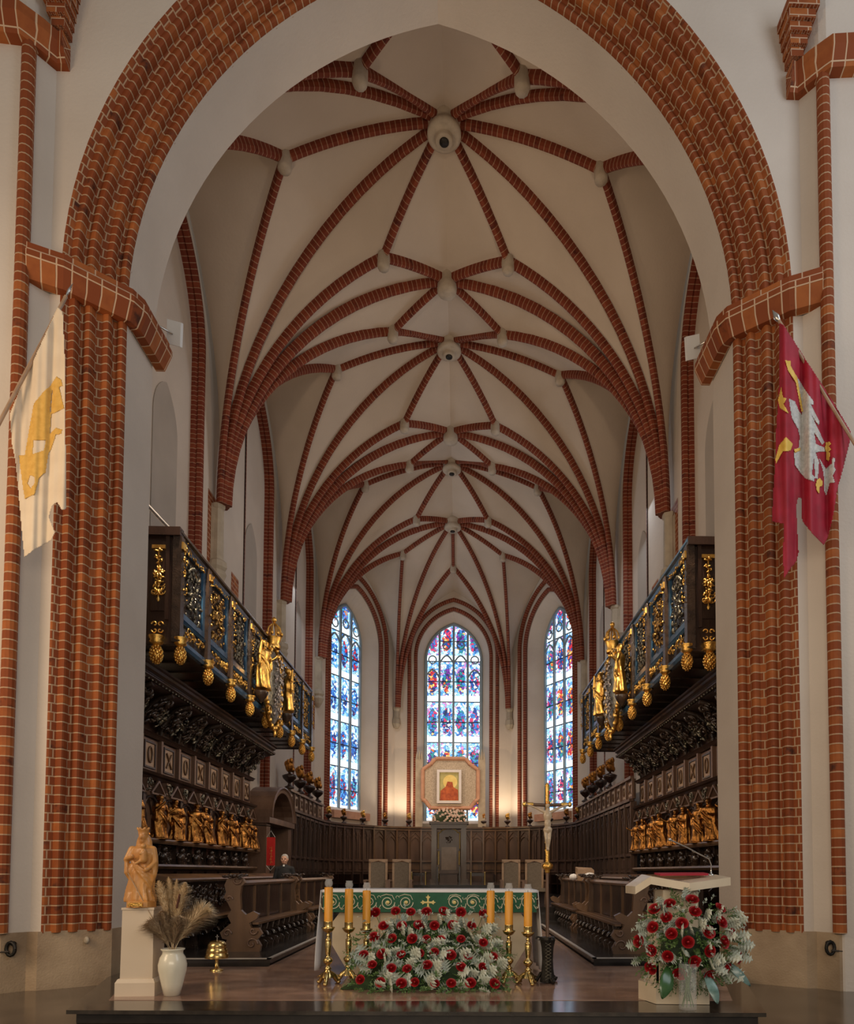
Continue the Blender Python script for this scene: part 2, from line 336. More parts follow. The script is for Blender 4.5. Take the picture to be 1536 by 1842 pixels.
def bake(o,voxel,smooth=2):
    """fuse overlapping closed pieces into one continuous skin"""
    r=o.modifiers.new('r','REMESH'); r.mode='VOXEL'; r.voxel_size=voxel; r.use_smooth_shade=True
    if smooth:
        sm=o.modifiers.new('s','SMOOTH'); sm.factor=.5; sm.iterations=smooth
    dg=bpy.context.evaluated_depsgraph_get(); me=bpy.data.meshes.new_from_object(o.evaluated_get(dg)); 
    mt=o.data.materials[0]; o.modifiers.clear(); o.data=me
    if not me.materials: me.materials.append(mt)
    for p in me.polygons: p.use_smooth=True
    return o
X3=lambda ax,ay,az,o: Matrix(((ax[0],ay[0],az[0],o[0]),(ax[1],ay[1],az[1],o[1]),(ax[2],ay[2],az[2],o[2]),(0,0,0,1)))
def arc_pts(C,Q,stilt=0,n=18):
    """pointed-vault profile: starts vertical at C, circular arc to Q"""
    C=Vector(C);Q=Vector(Q); d=Vector((Q.x-C.x,Q.y-C.y,0)); L=d.length; d.normalize(); H=Q.z-C.z-stilt
    out=[C.copy()] if stilt>.01 else []
    B=C+Vector((0,0,stilt)) if stilt>.01 else C
    if H>=L:
        R=(L*L+H*H)/(2*L); a1=math.asin(min(1,H/R))
        if R<L: a1=PI-a1
        for i in range(n+1):
            a=a1*i/n; out.append(B+d*(R-R*math.cos(a))+Vector((0,0,R*math.sin(a))))
    else:
        for i in range(n+1):
            a=PI/2*i/n; out.append(B+d*L*(1-math.cos(a))+Vector((0,0,H*math.sin(a))))
    return out
def resample(pts,n):
    L=[0]
    for i in range(1,len(pts)): L.append(L[-1]+(pts[i]-pts[i-1]).length)
    out=[];k=0
    for i in range(n+1):
        t=L[-1]*i/n
        while k<len(L)-2 and L[k+1]<t: k+=1
        f=(t-L[k])/max(1e-9,L[k+1]-L[k]); out.append(pts[k].lerp(pts[k+1],min(1,max(0,f))))
    return out
def bow(A,B,k,n=12):
    A=Vector(A);B=Vector(B); l=(B-A).length
    return [A.lerp(B,i/n)+Vector((0,0,k*l*4*(i/n)*(1-i/n))) for i in range(n+1)]
# ================================================================ STRUCTURE
# ---- floors
mb=MB(); mb.box(-9,9,-6,9.86,-.3,0)
mb.build('floor','floor_nave',label='dark polished stone floor of the nave around the altar platform',cat='floor',kind='structure')
mb=MB(); P=[(-3.49,7.28),(3.42,6.99),(4.2,9.5),(4.30,9.86),(4.30,10.4),(-4.30,10.4),(-4.30,9.86),(-4.2,9.5)]
mb.prism(P,X3((1,0,0),(0,1,0),(0,0,1),(0,0,.004)),.105)
pl=mb.build('floor_platform','step_riser',label='dark stone platform step carrying altar and lectern',cat='step',kind='structure')
pl.name='floor.001'
P2=[(-3.56,7.22),(3.48,6.93),(4.27,9.5),(4.30,10.4),(-4.30,10.4),(-4.27,9.5)]
mb=MB(); mb.prism(P2,X3((1,0,0),(0,1,0),(0,0,1),(0,0,.108)),.040,0); mb.build('step_nosing','nosing',parent=pl,label='polished dark stone nosing slab')
mb=MB(); 
P3=[(-3.4,7.75),(3.4,7.6),(4.0,9.5),(4.2,10.4),(-4.2,10.4),(-4.0,9.5)]
mb.prism(P3,X3((1,0,0),(0,1,0),(0,0,1),(0,0,.146)),.006); mb.box(-2.42,2.42,10.4,19.0,.10,.152)
mb.build('floor_marble_field','floor_marble',parent=pl,label='reddish brown marble paving')
mb=MB(); mb.box(-5.9,5.9,10.4,36,-.3,.10)
fl=mb.build('floor','floor_dark',label='dark stone floor of the choir',cat='floor',kind='structure')
mb=MB()
for sx in (-1,1):
    x0,x1=sorted((sx*2.45,sx*5.85)); mb.box(x0,x1,10.62,29,.10,.24)
kb=mb.build('floor_stall_platform','floor_dark',parent=fl)
mb=MB()
for sx in (-1,1):
    x0,x1=sorted((sx*2.43,sx*2.49)); mb.box(x0,x1,10.6,19,.236,.252)
    x0,x1=sorted((sx*2.43,sx*4.2)); mb.box(x0,x1,10.6,10.65,.236,.252)
mb.build('floor_inlay_line','floor_line',parent=fl,label='pale stone edging strip')
mb=MB()
for i,(y,z) in enumerate(((17.6,.30),(18.1,.46),(18.6,.62),(22.4,.80),(22.8,.97),(23.2,1.12))): mb.box(-2.6 if i>2 else -4.4,2.6 if i>2 else 4.4,y,33.6,.1,z)
mb.build('floor_sanctuary_steps','floor_dark',parent=fl)

# ---- side walls of the choir: blind arches with brick edges
BAYS=(14.2,20.4,26.6); HB=1.48; ZS=14.0; ZA=16.35; ARC=(15.05,21.25,27.45); WX=5.85
def arch_z(dy,hb=HB,zs=ZS,za=ZA):
    L=hb;H=za-zs;R=(L*L+H*H)/(2*L); x=R-(hb-abs(dy)); return zs+math.sqrt(max(0,R*R-x*x))
def arch_curve(hb,zs,za,z0,n=14):
    L=hb;H=za-zs;R=(L*L+H*H)/(2*L); a1=math.asin(H/R); o=[(-hb,z0)]
    for i in range(n+1): a=a1*i/n; o.append((-hb+R-R*math.cos(a),zs+R*math.sin(a)))
    return o+[(-a,z) for a,z in o[-2::-1]]
for sx,nm in ((-1,'left'),(1,'right')):
    mb=MB(); ys=[10.62]
    def q(y0,y1,z0a,z0b,z1=18.4): mb.poly([(sx*WX,y0,z0a),(sx*WX,y1,z0b),(sx*WX,y1,z1),(sx*WX,y0,z1)])
    prev=10.5
    for c in ARC:
        q(prev,c-HB,0,0); cv=arch_curve(HB,ZS,ZA,0)
        for a,b in zip(cv[1:-1],cv[2:-1]): q(c+a[0],c+b[0],a[1],b[1])
        prev=c+HB
    q(prev,29.75,0,0)
    for c in ARC: mb.poly([(sx*(WX+.26),c-HB-.1,0),(sx*(WX+.26),c+HB+.1,0),(sx*(WX+.26),c+HB+.1,17.3),(sx*(WX+.26),c-HB-.1,17.3)])
    wl=mb.build('wall_'+nm,'plaster',label='white plastered %s side wall of the choir with tall blind arches'%nm,cat='wall',kind='structure')
    for c in ARC:   # brick edge of the blind arch
        cv=arch_curve(HB,ZS,ZA,.1,22); pts=[(sx*WX,c+a,z) for a,z in cv]; n=len(pts); S=[];U=[]
        for i in range(n):
            a=cv[max(i-1,0)];b=cv[min(i+1,n-1)]; t=Vector((0,b[0]-a[0],b[1]-a[1])).normalized(); U.append(Vector((0,-t.z,t.y))); S.append(Vector((sx,0,0)))
        mb=MB(); mb.sweep(pts,S,U,[(-.03,.03),(-.03,-.04),(0,-.08),(.09,-.09),(.13,-.05),(.18,-.09),(.27,-.09),(.27,.03)])
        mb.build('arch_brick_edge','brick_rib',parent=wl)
        # small round-headed niche as a flat plate, its shade put into darker plaster
        mb=MB(); cv=arch_curve(.62,11.3,12.3,6.8,10); T=X3((0,1,0),(0,0,1),(-sx,0,0),(sx*(WX+.25),c,0)); mb.prism(cv,T,.012); mb.build('niche_shade','plaster_niche_shade',parent=wl)
    for y0,z0,z1 in ((16.95,9.2,11.0),(18.75,8.1,9.7),(23.4,8.4,9.9),(24.75,7.6,9.0),(29.0,7.6,9.0)):
        mb=MB(); mb.poly([(sx*(WX-.006),y0,z0),(sx*(WX-.006),y0+.62,z0),(sx*(WX-.006),y0+.62,z1),(sx*(WX-.006),y0,z1)],[(0,z0),(.62,z0),(.62,z1),(0,z1)]); mb.build('exposed_brick_patch','brick_wall',parent=wl)
    mb=MB()
    for y in (19.74,25.93): mb.tube([(sx*(WX-.02),y,6),(sx*(WX-.02),y,14.3)],.014,6)
    mb.build('wall_conduit','iron',parent=wl)
    # vault consoles
    for y in (17.3,23.5,29.7):
        mb=MB(); x=sx*5.72
        pr=[(.17,10.75),(.17,10.66),(.14,10.62),(.15,9.35),(.22,9.28),(.24,9.14),(.19,9.06),(.23,8.95),(.15,8.74),(.05,8.58)]
        mb.lathe([(r,z) for r,z in pr],(x,y,0),10,smooth=False,flute=.06,fn=5)
        mb.box(*sorted((x,sx*WX)),y-.13,y+.13,8.9,10.7)
        mb.build('console','stone',parent=wl,label='carved stone console shaft under the ribs')
# ---- apse walls
A=[(-5.85,29.7),(-2.92,34.8),(2.92,34.8),(5.85,29.7)]
PH=2.06; 
def apse_wall(i,nm,ws,nl,zsill,ztop,glass,shift):
    a=Vector((*A[i],0));b=Vector((*A[i+1],0)); t=(b-a).normalized(); nin=Vector((t.y,-t.x,0)); Lw=(b-a).length
    if nin.dot(Vector((0,29,0))-a)<0: nin=-nin
    mid=a.lerp(b,.5); T=lambda u,z,d: tuple(mid+t*u+Vector((0,0,z))-nin*d)
    hb=2.28; zs=12.55; za=15.45
    cv=arch_curve(hb,zs,za,0,14)
    mb=MB()
    mb.poly([T(-Lw/2,0,0),T(-hb,0,0),T(-hb,18,0),T(-Lw/2,18,0)]); mb.poly([T(hb,0,0),T(Lw/2,0,0),T(Lw/2,18,0),T(hb,18,0)])
    for p,q in zip(cv[1:-1],cv[2:-1]): mb.poly([T(p[0],p[1],0),T(q[0],q[1],0),T(q[0],18,0),T(p[0],18,0)])
    # stepped and splayed reveal: order 1 (brick), white strip, order 2 (brick), white splay to the window
    ringdef=[(hb,zs,za,0.0),(2.28,12.55,15.45,.12),(1.97,12.5,15.02,.12),(1.97,12.5,15.02,.24),(1.82,12.45,14.85,.24),(ws,12.5,ztop,.95)]
    wv=[]
    for h,z1,z2,d in ringdef[1:]:
        c2=arch_curve(h,z1,z2,0,14); wv.append([Vector(T(u+shift*max(0,(d-.24)/.71),z,d)) for u,z in c2])
    mb.grid([[Vector(T(u,z,0)) for u,z in cv],wv[0]],smooth=False)
    for p,q in zip(wv,wv[1:]): mb.grid([p,q],smooth=False)
    mb.poly([T(-1.9,0,.5),T(1.9,0,.5),T(1.9,zsill,.5),T(-1.9,zsill,.5)]); mb.poly([T(-1.9,zsill,.5),T(1.9,zsill,.5),T(1.9,zsill+.25,1),T(-1.9,zsill+.25,1)])
    wl=mb.build('wall_'+nm,'plaster',label='white plastered %s wall of the apse with a tall pointed window recess'%nm.replace('_',' '),cat='wall',kind='structure')
    for h,z1,z2,d in ((hb,zs,za,.02),(1.97,12.5,15.02,.14)):
        c2=arch_curve(h,z1,z2,3.0,18); pts=[T(u,z,d) for u,z in c2]; S=[];U=[];n=len(pts)
        for k in range(n):
            p=c2[max(k-1,0)];q=c2[min(k+1,n-1)]; tt=(t*(q[0]-p[0])+Vector((0,0,q[1]-p[1]))).normalized(); U.append(tt.cross(nin)); S.append(nin)
        sgn=1 if (U[0]).dot(t)<0 else -1
        mb=MB(); mb.sweep(pts,S,[u_*sgn for u_ in U],[(-.06,.03),(.05,.03),(.09,-.02),(.09,-.08),(.04,-.14),(-.06,-.14)])
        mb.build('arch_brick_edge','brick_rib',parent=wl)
    # the window itself
    M0=T(shift,0,.93); W=thing('window','tall pointed stained glass window in the %s apse wall'%nm.replace('_',' '),'window',(0,0,0),kind='structure')
    D=.90
    mb=MB(); c2=arch_curve(ws,12.5,ztop,zsill,12); k=[Vector(T(u+shift,z,D)) for u,z in c2]
    cen=[(0,z) for u,z in c2]; mb.grid([k,[Vector(T(shift,z,D)) for u,z in c2]],[[(u+ws,z-zsill) for u,z in c2],[(ws,z-zsill) for u,z in c2]],smooth=False)
    mb.build('pane',glass,parent=W)
    mb=MB(); step=2*ws/nl
    for j in range(nl+1):
        u=-ws+j*step; u=max(-ws+.05,min(ws-.05,u)); zt=arch_z(u,ws,12.5,ztop) if abs(u)<ws-.06 else 12.5
        mb.box(0,0,0,0,0,0) if False else None
        p0=T(u+shift-.055,zsill,D-.10);
        TT=X3(t,(0,0,1),-nin,T(u+shift,0,D-.11)); mb.prism([(-.055,zsill),(.055,zsill),(.055,zt),(-.055,zt)],TT,.10)
    # tracery heads
    for j in range(nl):
        uc=-ws+(j+.5)*step; zb=12.35 if 0<j<nl-1 or nl==3 and j==1 else 11.6
        if nl==3 and j!=1: zb=12.2
        r=step*.5
        pts=[T(uc+shift-r,zb,D-.06)]+[T(uc+shift-r+2*r*s_/8,zb+math.sin(PI*s_/8)*r*1.15,D-.06) for s_ in range(9)]
        mb.tube(pts,.045,6)
        zt2=arch_z(uc,ws,12.5,ztop)
        if zt2-zb>1.1: mb.tube([T(uc+shift+r*.55*math.cos(a/10*2*PI),zb+.95+r*.55*math.sin(a/10*2*PI),D-.06) for a in range(11)],.035,6)
    mb.tube([T(u+shift,z,D-.05) for u,z in arch_curve(ws-.02,12.5,ztop-.03,zsill,12)],.07,6)
    mb.build('mullion_tracery','mullion',parent=W)
    mb=MB(); z=zsill+1.05
    while z<ztop-.4:
        hw=ws if z<12.5 else ws*(ztop-z)/(ztop-12.5); TT=X3(t,(0,0,1),-nin,T(shift,0,D-.035)); mb.prism([(-hw,z-.022),(hw,z-.022),(hw,z+.022),(-hw,z+.022)],TT,.03); z+=1.06
    mb.build('glazing_bar','lead',parent=W)
    mb=MB(); TT=X3(t,(0,0,1),-nin,T(shift,0,.30)); mb.prism([(-ws-.15,zsill-.35),(ws+.15,zsill-.35),(ws+.15,zsill),(-ws-.15,zsill)],TT,.8); mb.build('sill','frame_rose' if nm!='back' else 'stone',parent=W,label='brownish red stone sill')
    return wl
apse_wall(0,'back_left',1.16,3,4.35,14.25,'glass_left',.05)
wb=apse_wall(1,'back',1.46,4,4.0,14.45,'glass_centre',0)
apse_wall(2,'back_right',1.16,3,4.35,14.25,'glass_right',-.05)
for sx in (-1,1):
    mb=MB(); c=(sx*2.84,34.66,0)
    mb.lathe([(.19,9.8),(.19,9.7),(.14,9.6),(.15,9.25),(.2,9.2),(.22,8.95),(.12,8.75)],c,8,smooth=False); mb.build('console','stone',parent=wb,label='stone console block')
# ---- vaults
RP=[(-.072,.04),(.072,.04),(.072,-.09),(.048,-.15),(0,-.17),(-.048,-.15),(-.072,-.09)]
def rib(pts,parent,name='rib',w=1.0,prof=None):
    pts=[Vector(p) for p in pts]; n=len(pts); d=Vector((pts[-1].x-pts[0].x,pts[-1].y-pts[0].y,0)).normalized(); side=Vector((d.y,-d.x,0)); S=[];U=[]
    for i in range(n):
        t=(pts[min(i+1,n-1)]-pts[max(i-1,0)]).normalized(); S.append(side*w); u=side.cross(t); U.append((u if u.z>=0 or abs(u.z)<.2 and u.dot(d)<0 else -u))
    # keep U consistent: pointing to the extrados
    for i in range(n):
        t=(pts[min(i+1,n-1)]-pts[max(i-1,0)]).normalized(); u=side.cross(t); 
        if u.dot(Vector((-d.x,-d.y,1)))<0: u=-u
        U[i]=u*w
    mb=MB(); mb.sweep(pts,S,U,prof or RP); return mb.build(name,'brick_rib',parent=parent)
def web_fan(mb,C,Qs,stilts,n=16):
    rows=[resample(arc_pts(C,q,s),n) for q,s in zip(Qs,stilts)]; mb.grid(rows)
def web_tri(mb,K,edge,nk=8):
    rows=[[Vector(K).lerp(Vector(e),j/nk) for j in range(nk+1)] for e in edge]; mb.grid(rows)
ZK,ZT,ZB,ZL,ZC,ZSW=17.66,16.86,16.38,16.72,10.74,17.3
def boss(p,parent,big):
    mb=MB(); 
    if big:
        mb.lathe([(.06,-.50),(.17,-.54),(.19,-.50),(.19,-.44),(.20,-.42),(.30,-.42),(.36,-.40),(.36,-.30),(.33,-.27),(.33,-.18),(.36,-.12),(.34,.0),(.30,.05)],p,24); o=mb.build('keystone','boss_stone',parent=parent,label='large ring shaped stone keystone')
        mb=MB(); mb.lathe([(.001,-.51),(.10,-.51),(.10,-.545),(.001,-.55)],p,14); mb.build('keystone_eye','iron',parent=o)
    else:
        mb.lathe([(.02,-.36),(.13,-.34),(.15,-.28),(.15,-.1),(.14,.02)],p,10); mb.build('boss','boss_stone',parent=parent,label='small stone boss')
for bi,c in enumerate(BAYS):
    y0,y1=c-3.1,c+3.1; K=Vector((0,c,ZK)); mb=MB(); ribs=[];bosses=[]
    for sy in (-1,1):
        yT=c+sy*3.1; T=Vector((0,yT,ZT))
        for sx in (-1,1):
            C=Vector((sx*5.72,yT,ZC)); Bl=Vector((sx*3.37,c,ZL)); Bt=Vector((sx*1.5,c+sy*1.955,ZB)); S=Vector((sx*5.87,c,ZSW))
            eKB=bow(K,Bl,.05,10); eKT=bow(K,Bt,.05,8); eTB=bow(Bt,T,.03,8); eLS=bow(Bl,S,.02,8)
            web_fan(mb,C,eKB,[0]*11); web_fan(mb,C,eKT,[0]*9); web_fan(mb,C,eTB,[0]*9)
            web_fan(mb,C,eLS,[1.5*(i/8)**1.0 for i in range(9)])
            web_tri(mb,K,eTB)
            def off(C,Q,a):
                d=Vector((Q.x-C.x,Q.y-C.y,0)).normalized(); return C+d*a
            for Q in (K,Bl,Bt): ribs.append((off(C,Q,.10),Q,'arc'))
            if bi==0 or sy>0 :
                ribs.append((off(C,T,.16),T,'T'))
            ribs.append((eKT,None,'b')); ribs.append((eTB,None,'b'))
            if sy>0: ribs.append((eKB,None,'b'))
            bosses.append(Bt)
            if sy>0: bosses.append(Bl)
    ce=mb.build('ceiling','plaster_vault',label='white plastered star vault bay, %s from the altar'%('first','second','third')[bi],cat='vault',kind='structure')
    for a,b,k in ribs:
        if k=='b': rib(a,ce)
        else: rib(arc_pts(a,b),ce,'rib' if k=='arc' else 'transverse_rib',1.0 if k=='arc' else 1.12)
    boss(K,ce,True)
    for b in bosses: boss(b,ce,False)
    if bi<2:
        mb=MB(); mb.lathe([(.05,-.42),(.22,-.42),(.25,-.36),(.25,-.2),(.22,-.15),(.22,.1)],(0,y1,ZT),16); mb.build('keystone','boss_stone',parent=ce,label='plain stone keystone on the transverse rib')
# apse vault
mb=MB(); K=Vector((0,29.7,ZT)); CS=[Vector((-5.72,29.7,ZC)),Vector((-2.84,34.62,9.77)),Vector((2.84,34.62,9.77)),Vector((5.72,29.7,ZC))]; ribs=[];bs=[]
for i in range(3):
    a,b=CS[i],CS[i+1]; m_=(a+b)/2; d=Vector((m_.x,m_.y-29.7,0)).normalized(); Bp=K+d*2.62; Bp.z=16.05
    am=(Vector((*A[i],0))+Vector((*A[i+1],0)))/2; S=Vector((am.x,am.y,15.85)); eKB=bow(K,Bp,.03,8); eBS=bow(Bp,S,.02,8)
    for C in (a,b):
        web_fan(mb,C,eKB,[0]*9); web_fan(mb,C,eBS,[1.3*(j/8) for j in range(9)])
        dd=Vector((Bp.x-C.x,Bp.y-C.y,0)).normalized(); ribs.append(arc_pts(C+dd*.1,Bp))
    ribs.append(eKB); bs.append(Bp)
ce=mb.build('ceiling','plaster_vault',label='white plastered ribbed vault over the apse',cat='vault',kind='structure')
for C in CS[1:3]:
    dd=Vector((K.x-C.x,K.y-C.y,0)).normalized(); ribs.append(arc_pts(C+dd*.1,K))
for r in ribs: rib(r,ce)
boss(K+Vector((0,0,.05)),ce,True)
for b in bs: boss(b,ce,False)

# ---- chancel arch: white soffit, brick orders, wall above
R0=5.76; CX=1.36; ZSP=9.6; JX=4.40
def archpath(r,z0,n=26):
    """left half then right half of the intrados offset by r; returns (x,z,nx,nz)"""
    R=R0+r; a1=math.acos(CX/R); o=[(-(JX+r),z0,-1,0)]
    for i in range(n+1):
        a=a1*i/n; o.append((CX-R*math.cos(a),ZSP+R*math.sin(a),-math.cos(a),math.sin(a)))
    return o+[(-x,z,-nx,nz) for x,z,nx,nz in o[-2::-1]]
mb=MB(); p=archpath(0,0); mb.grid([[Vector((x,9.80,z)) for x,z,_,_ in p],[Vector((x,10.62,z)) for x,z,_,_ in p]],smooth=False)
p2=archpath(.66,0); TOP=19
for pp,Y in ((p2,9.30),(p,10.62)):
    for a,b in zip(pp[1:-1],pp[2:-1]): mb.poly([(a[0],Y,a[1]),(b[0],Y,b[1]),(b[0],Y,TOP),(a[0],Y,TOP)])
for sx in (-1,1):
    mb.poly([(sx*(JX+.66),9.30,0),(sx*5.2,9.30,0),(sx*5.2,9.30,TOP),(sx*(JX+.66),9.30,TOP)])
    mb.poly([(sx*JX,10.62,0),(sx*6.5,10.62,0),(sx*6.5,10.62,TOP),(sx*JX,10.62,TOP)])
    mb.poly([(sx*5.2,9.30,0),(sx*5.38,9.08,0),(sx*5.38,9.08,TOP),(sx*5.2,9.30,TOP)])
    mb.poly([(sx*5.46,9.02,0),(sx*9,8.75,0),(sx*9,8.75,TOP),(sx*5.46,9.02,TOP)]); mb.poly([(sx*5.38,9.08,0),(sx*5.46,9.02,0),(sx*5.46,9.02,TOP),(sx*5.38,9.08,TOP)])
cw=mb.build('wall_front','plaster',label='white plastered chancel arch wall between nave and choir',cat='wall',kind='structure')
# moulded brick orders
prof=[(0,9.83)]
def roll(r0,y0,r1,y1,bul,n=6):
    dx,dy=r1-r0,y1-y0; L=math.hypot(dx,dy); nx,ny=-(-dy)/L,-dx/L   # towards viewer/opening
    nx,ny=(dy/L,-dx/L)
    if ny>0: nx,ny=-nx,-ny
    for i in range(1,n+1):
        t=i/n; prof.append((r0+dx*t+nx*bul*math.sin(PI*t)*L,y0+dy*t+ny*bul*math.sin(PI*t)*L))
seq=[(.13,.08,.50),(.03,.06,-.3),(.11,.09,.55),(.04,.02,0),(.02,.05,-.3),(.13,.08,.52),(.03,.06,-.3),(.11,.08,.55),(.03,.05,0),(.07,.02,.3)]
r,y=0,9.83; SX=sum(a for a,_,_ in seq); SY=sum(b for _,b,_ in seq)
for a,b,k in seq:
    a*= .68/SX; b*=.52/SY; roll(r,y,r+a,y-b,k); r+=a;y-=b
prof.append((.68,9.32))
PL=[0]
for i in range(1,len(prof)): PL.append(PL[-1]+math.hypot(prof[i][0]-prof[i-1][0],prof[i][1]-prof[i-1][1]))
for nm,z0,z1 in (('arch_moulding',None,None),('pier_moulding_left',.74,-1),('pier_moulding_right',.74,1)):
    mb=MB()
    if z0 is None:
        pts=archpath(0,ZSP,44); cum=[0]; mid=archpath(.3,ZSP,44)
        for i in range(1,len(mid)): cum.append(cum[-1]+math.hypot(mid[i][0]-mid[i-1][0],mid[i][1]-mid[i-1][1]))
        rows=[];uvs=[]
        for i in range(len(pts)):
            row=[]
            for (r,y) in prof:
                q=archpath(r,ZSP,44)[i] if False else None
                R=R0+r; a1=math.acos(CX/R)
                k=i-1
                n=44
                if i==0: x,z=-(JX+r),ZSP-.0
                elif i==len(pts)-1: x,z=(JX+r),ZSP
                else:
                    kk=k if k<=n else 2*n-k; a=a1*kk/n; x=CX-R*math.cos(a); z=ZSP+R*math.sin(a)
                    if k>n: x=-x
                row.append(Vector((x,y,z)))
            rows.append(row); uvs.append([(u,cum[i]) for u in PL])
        mb.grid(rows,uvs,smooth=False)
    else:
        rows=[];uvs=[]
        for z in (z0,ZSP): rows.append([Vector((z1*(JX+r),y,z)) for r,y in prof]); uvs.append([(u,z) for u in PL])
        mb.grid(rows,uvs,smooth=False)
    mb.build('brick_moulding','brick',parent=cw)
for sx in (-1,1):
    # capital band
    pl=[(5.36,9.05),(5.12,9.16),(4.98,9.22),(4.34,9.74),(4.27,9.9),(4.27,10.72)]
    pl=[Vector((sx*x,y,0)) for x,y in pl]; n=len(pl)
    outs=[]
    for i in range(n):
        t0=(pl[i]-pl[max(i-1,0)]) if i else pl[1]-pl[0]; t1=(pl[min(i+1,n-1)]-pl[i]) if i<n-1 else t0
        t=(t0.normalized()+t1.normalized()).normalized(); nn=Vector((t.y,-t.x,0)); 
        if nn.dot(Vector((-sx*.8,-1,0)))<0: nn=-nn
        outs.append(nn)
    mb=MB(); mb.sweep([p+Vector((0,0,9.58)) for p in pl],outs,[Vector((0,0,1))]*n,[(-.12,-.20),(.02,-.20),(.13,.05),(.13,.12),(-.12,.12)])
    # rotate uv so that bricks stand across the band
    mb.uv=[None if u is None else [(b,a) for a,b in u] for u in mb.uv]
    mb.build('capital_band','brick_cap',parent=cw,label='projecting brick capital band')
    mb=MB(); mb.sweep([p+Vector((0,0,9.76)) for p in pl],outs,[Vector((0,0,1))]*n,[(-.12,-.05),(.08,-.05),(.08,.07),(-.12,.12)])
    mb.uv=[None if u is None else [(b,a) for a,b in u] for u in mb.uv]; mb.build('capital_course','brick_wall',parent=cw)
    # plinth
    P=[(JX-.01,10.60),(JX-.01,9.80),(5.08,9.27),(5.22,9.27),(5.40,9.04),(9,8.72),(9,10.6)]; P=[(sx*a,b) for a,b in P]
    mb=MB(); mb.prism(P,X3((1,0,0),(0,1,0),(0,0,1),(0,0,0)),.76); mb.build('plinth','plinth_stone',parent=cw,label='smooth brown stone plinth')
    # slender corner shaft
    mb=MB(); r=.085; pts=[(sx*5.40,9.02,.76),(sx*5.40,9.02,12.75)]
    mb.sweep(pts,[Vector((1,0,0))]*2,[Vector((0,1,0))]*2,[(r*math.cos(a*PI/6),r*math.sin(a*PI/6)) for a in range(12)]); mb.build('corner_shaft','brick_shaft',parent=cw,label='slender round brick corner shaft')
    # corbel band and springing bricks high up in the nave corner
    pl=[Vector((sx*x,y,12.80)) for x,y in ((8.0,8.70),(5.44,8.92),(5.30,9.08),(5.16,9.24),(5.02,9.24))]; n=len(pl); outs=[]
    for i in range(n):
        t=(pl[min(i+1,n-1)]-pl[max(i-1,0)]).normalized(); nn=Vector((t.y,-t.x,0)); nn=nn if nn.y<0 else -nn; outs.append(nn)
    mb=MB(); mb.sweep(pl,outs,[Vector((0,0,1))]*n,[(-.3,-.22),(.04,-.22),(.14,0),(.14,.14),(-.3,.14)]); mb.uv=[None if u is None else [(b,a) for a,b in u] for u in mb.uv]
    mb.build('nave_corbel_band','brick_cap',parent=cw)
    mb=MB()
    for k in range(5):
        z=13.0+k*.14; g=.04*k; mb.box(*sorted((sx*(5.0-g*.6),sx*(5.18+g))),9.10-g,9.3,z,z+.13)
    mb.build('nave_rib_springer','brick_wall',parent=cw)
    # floodlight on its bracket, iron ring with rope
    t=thing('floodlight','white box floodlight on a bracket at the inner %s side of the chancel arch'%('left' if sx<0 else 'right'),'floodlight',(sx*4.30,10.5,10.0))
    mb=MB(); M=Matrix.Translation((sx*4.12,10.74,10.02))@Matrix.Rotation(sx*-.25,4,'Y')@Matrix.Rotation(.5,4,'X'); mb.M=M; mb.box(-.11,.11,-.04,.04,-.16,.16); mb.build('lamp_housing','lamp_white',parent=t)
    mb=MB(); mb.M=M; mb.box(-.095,.095,.04,.046,-.145,.145); mb.build('lamp_face','iron',parent=t)
    mb=MB(); mb.tube([(sx*4.40,10.5,9.93),(sx*4.26,10.52,9.95),(sx*4.14,10.70,9.98)],.014,6); mb.build('bracket','silver',parent=t)
    t=thing('rope_ring','black iron ring with a barrier rope on the %s plinth'%('left' if sx<0 else 'right'),'ring',(sx*5.32,9.1,.55))
    cx,cy=sx*5.3,9.08
    mb=MB(); mb.tube([(cx+.055*math.cos(a/12*2*PI),cy,.56+.085*math.sin(a/12*2*PI)) for a in range(13)],.022,8); mb.build('ring','iron',parent=t)
    mb=MB(); mb.lathe([(.03,0),(.035,.02),(.02,.05)],(cx,cy+.07,.62),10,axis=(0,-1,0)); mb.build('hook','iron',parent=t)
    mb=MB(); mb.tube([(cx+sx*d,cy-.03-.04*d,.53-.05*math.sin(d*1.2)) for d in (0,.2,.5,1,1.6,2.4)],.012,6); mb.build('rope','rope',parent=t)
mb=MB(); mb.lathe([(.05,0),(.05,.02),(.03,.03)],(-4.62,9.60,.62),8,axis=(-.6,-.8,0)); tag(mb.build('socket_cover','stone'),'small round metal cover set in the left pier plinth','cover')
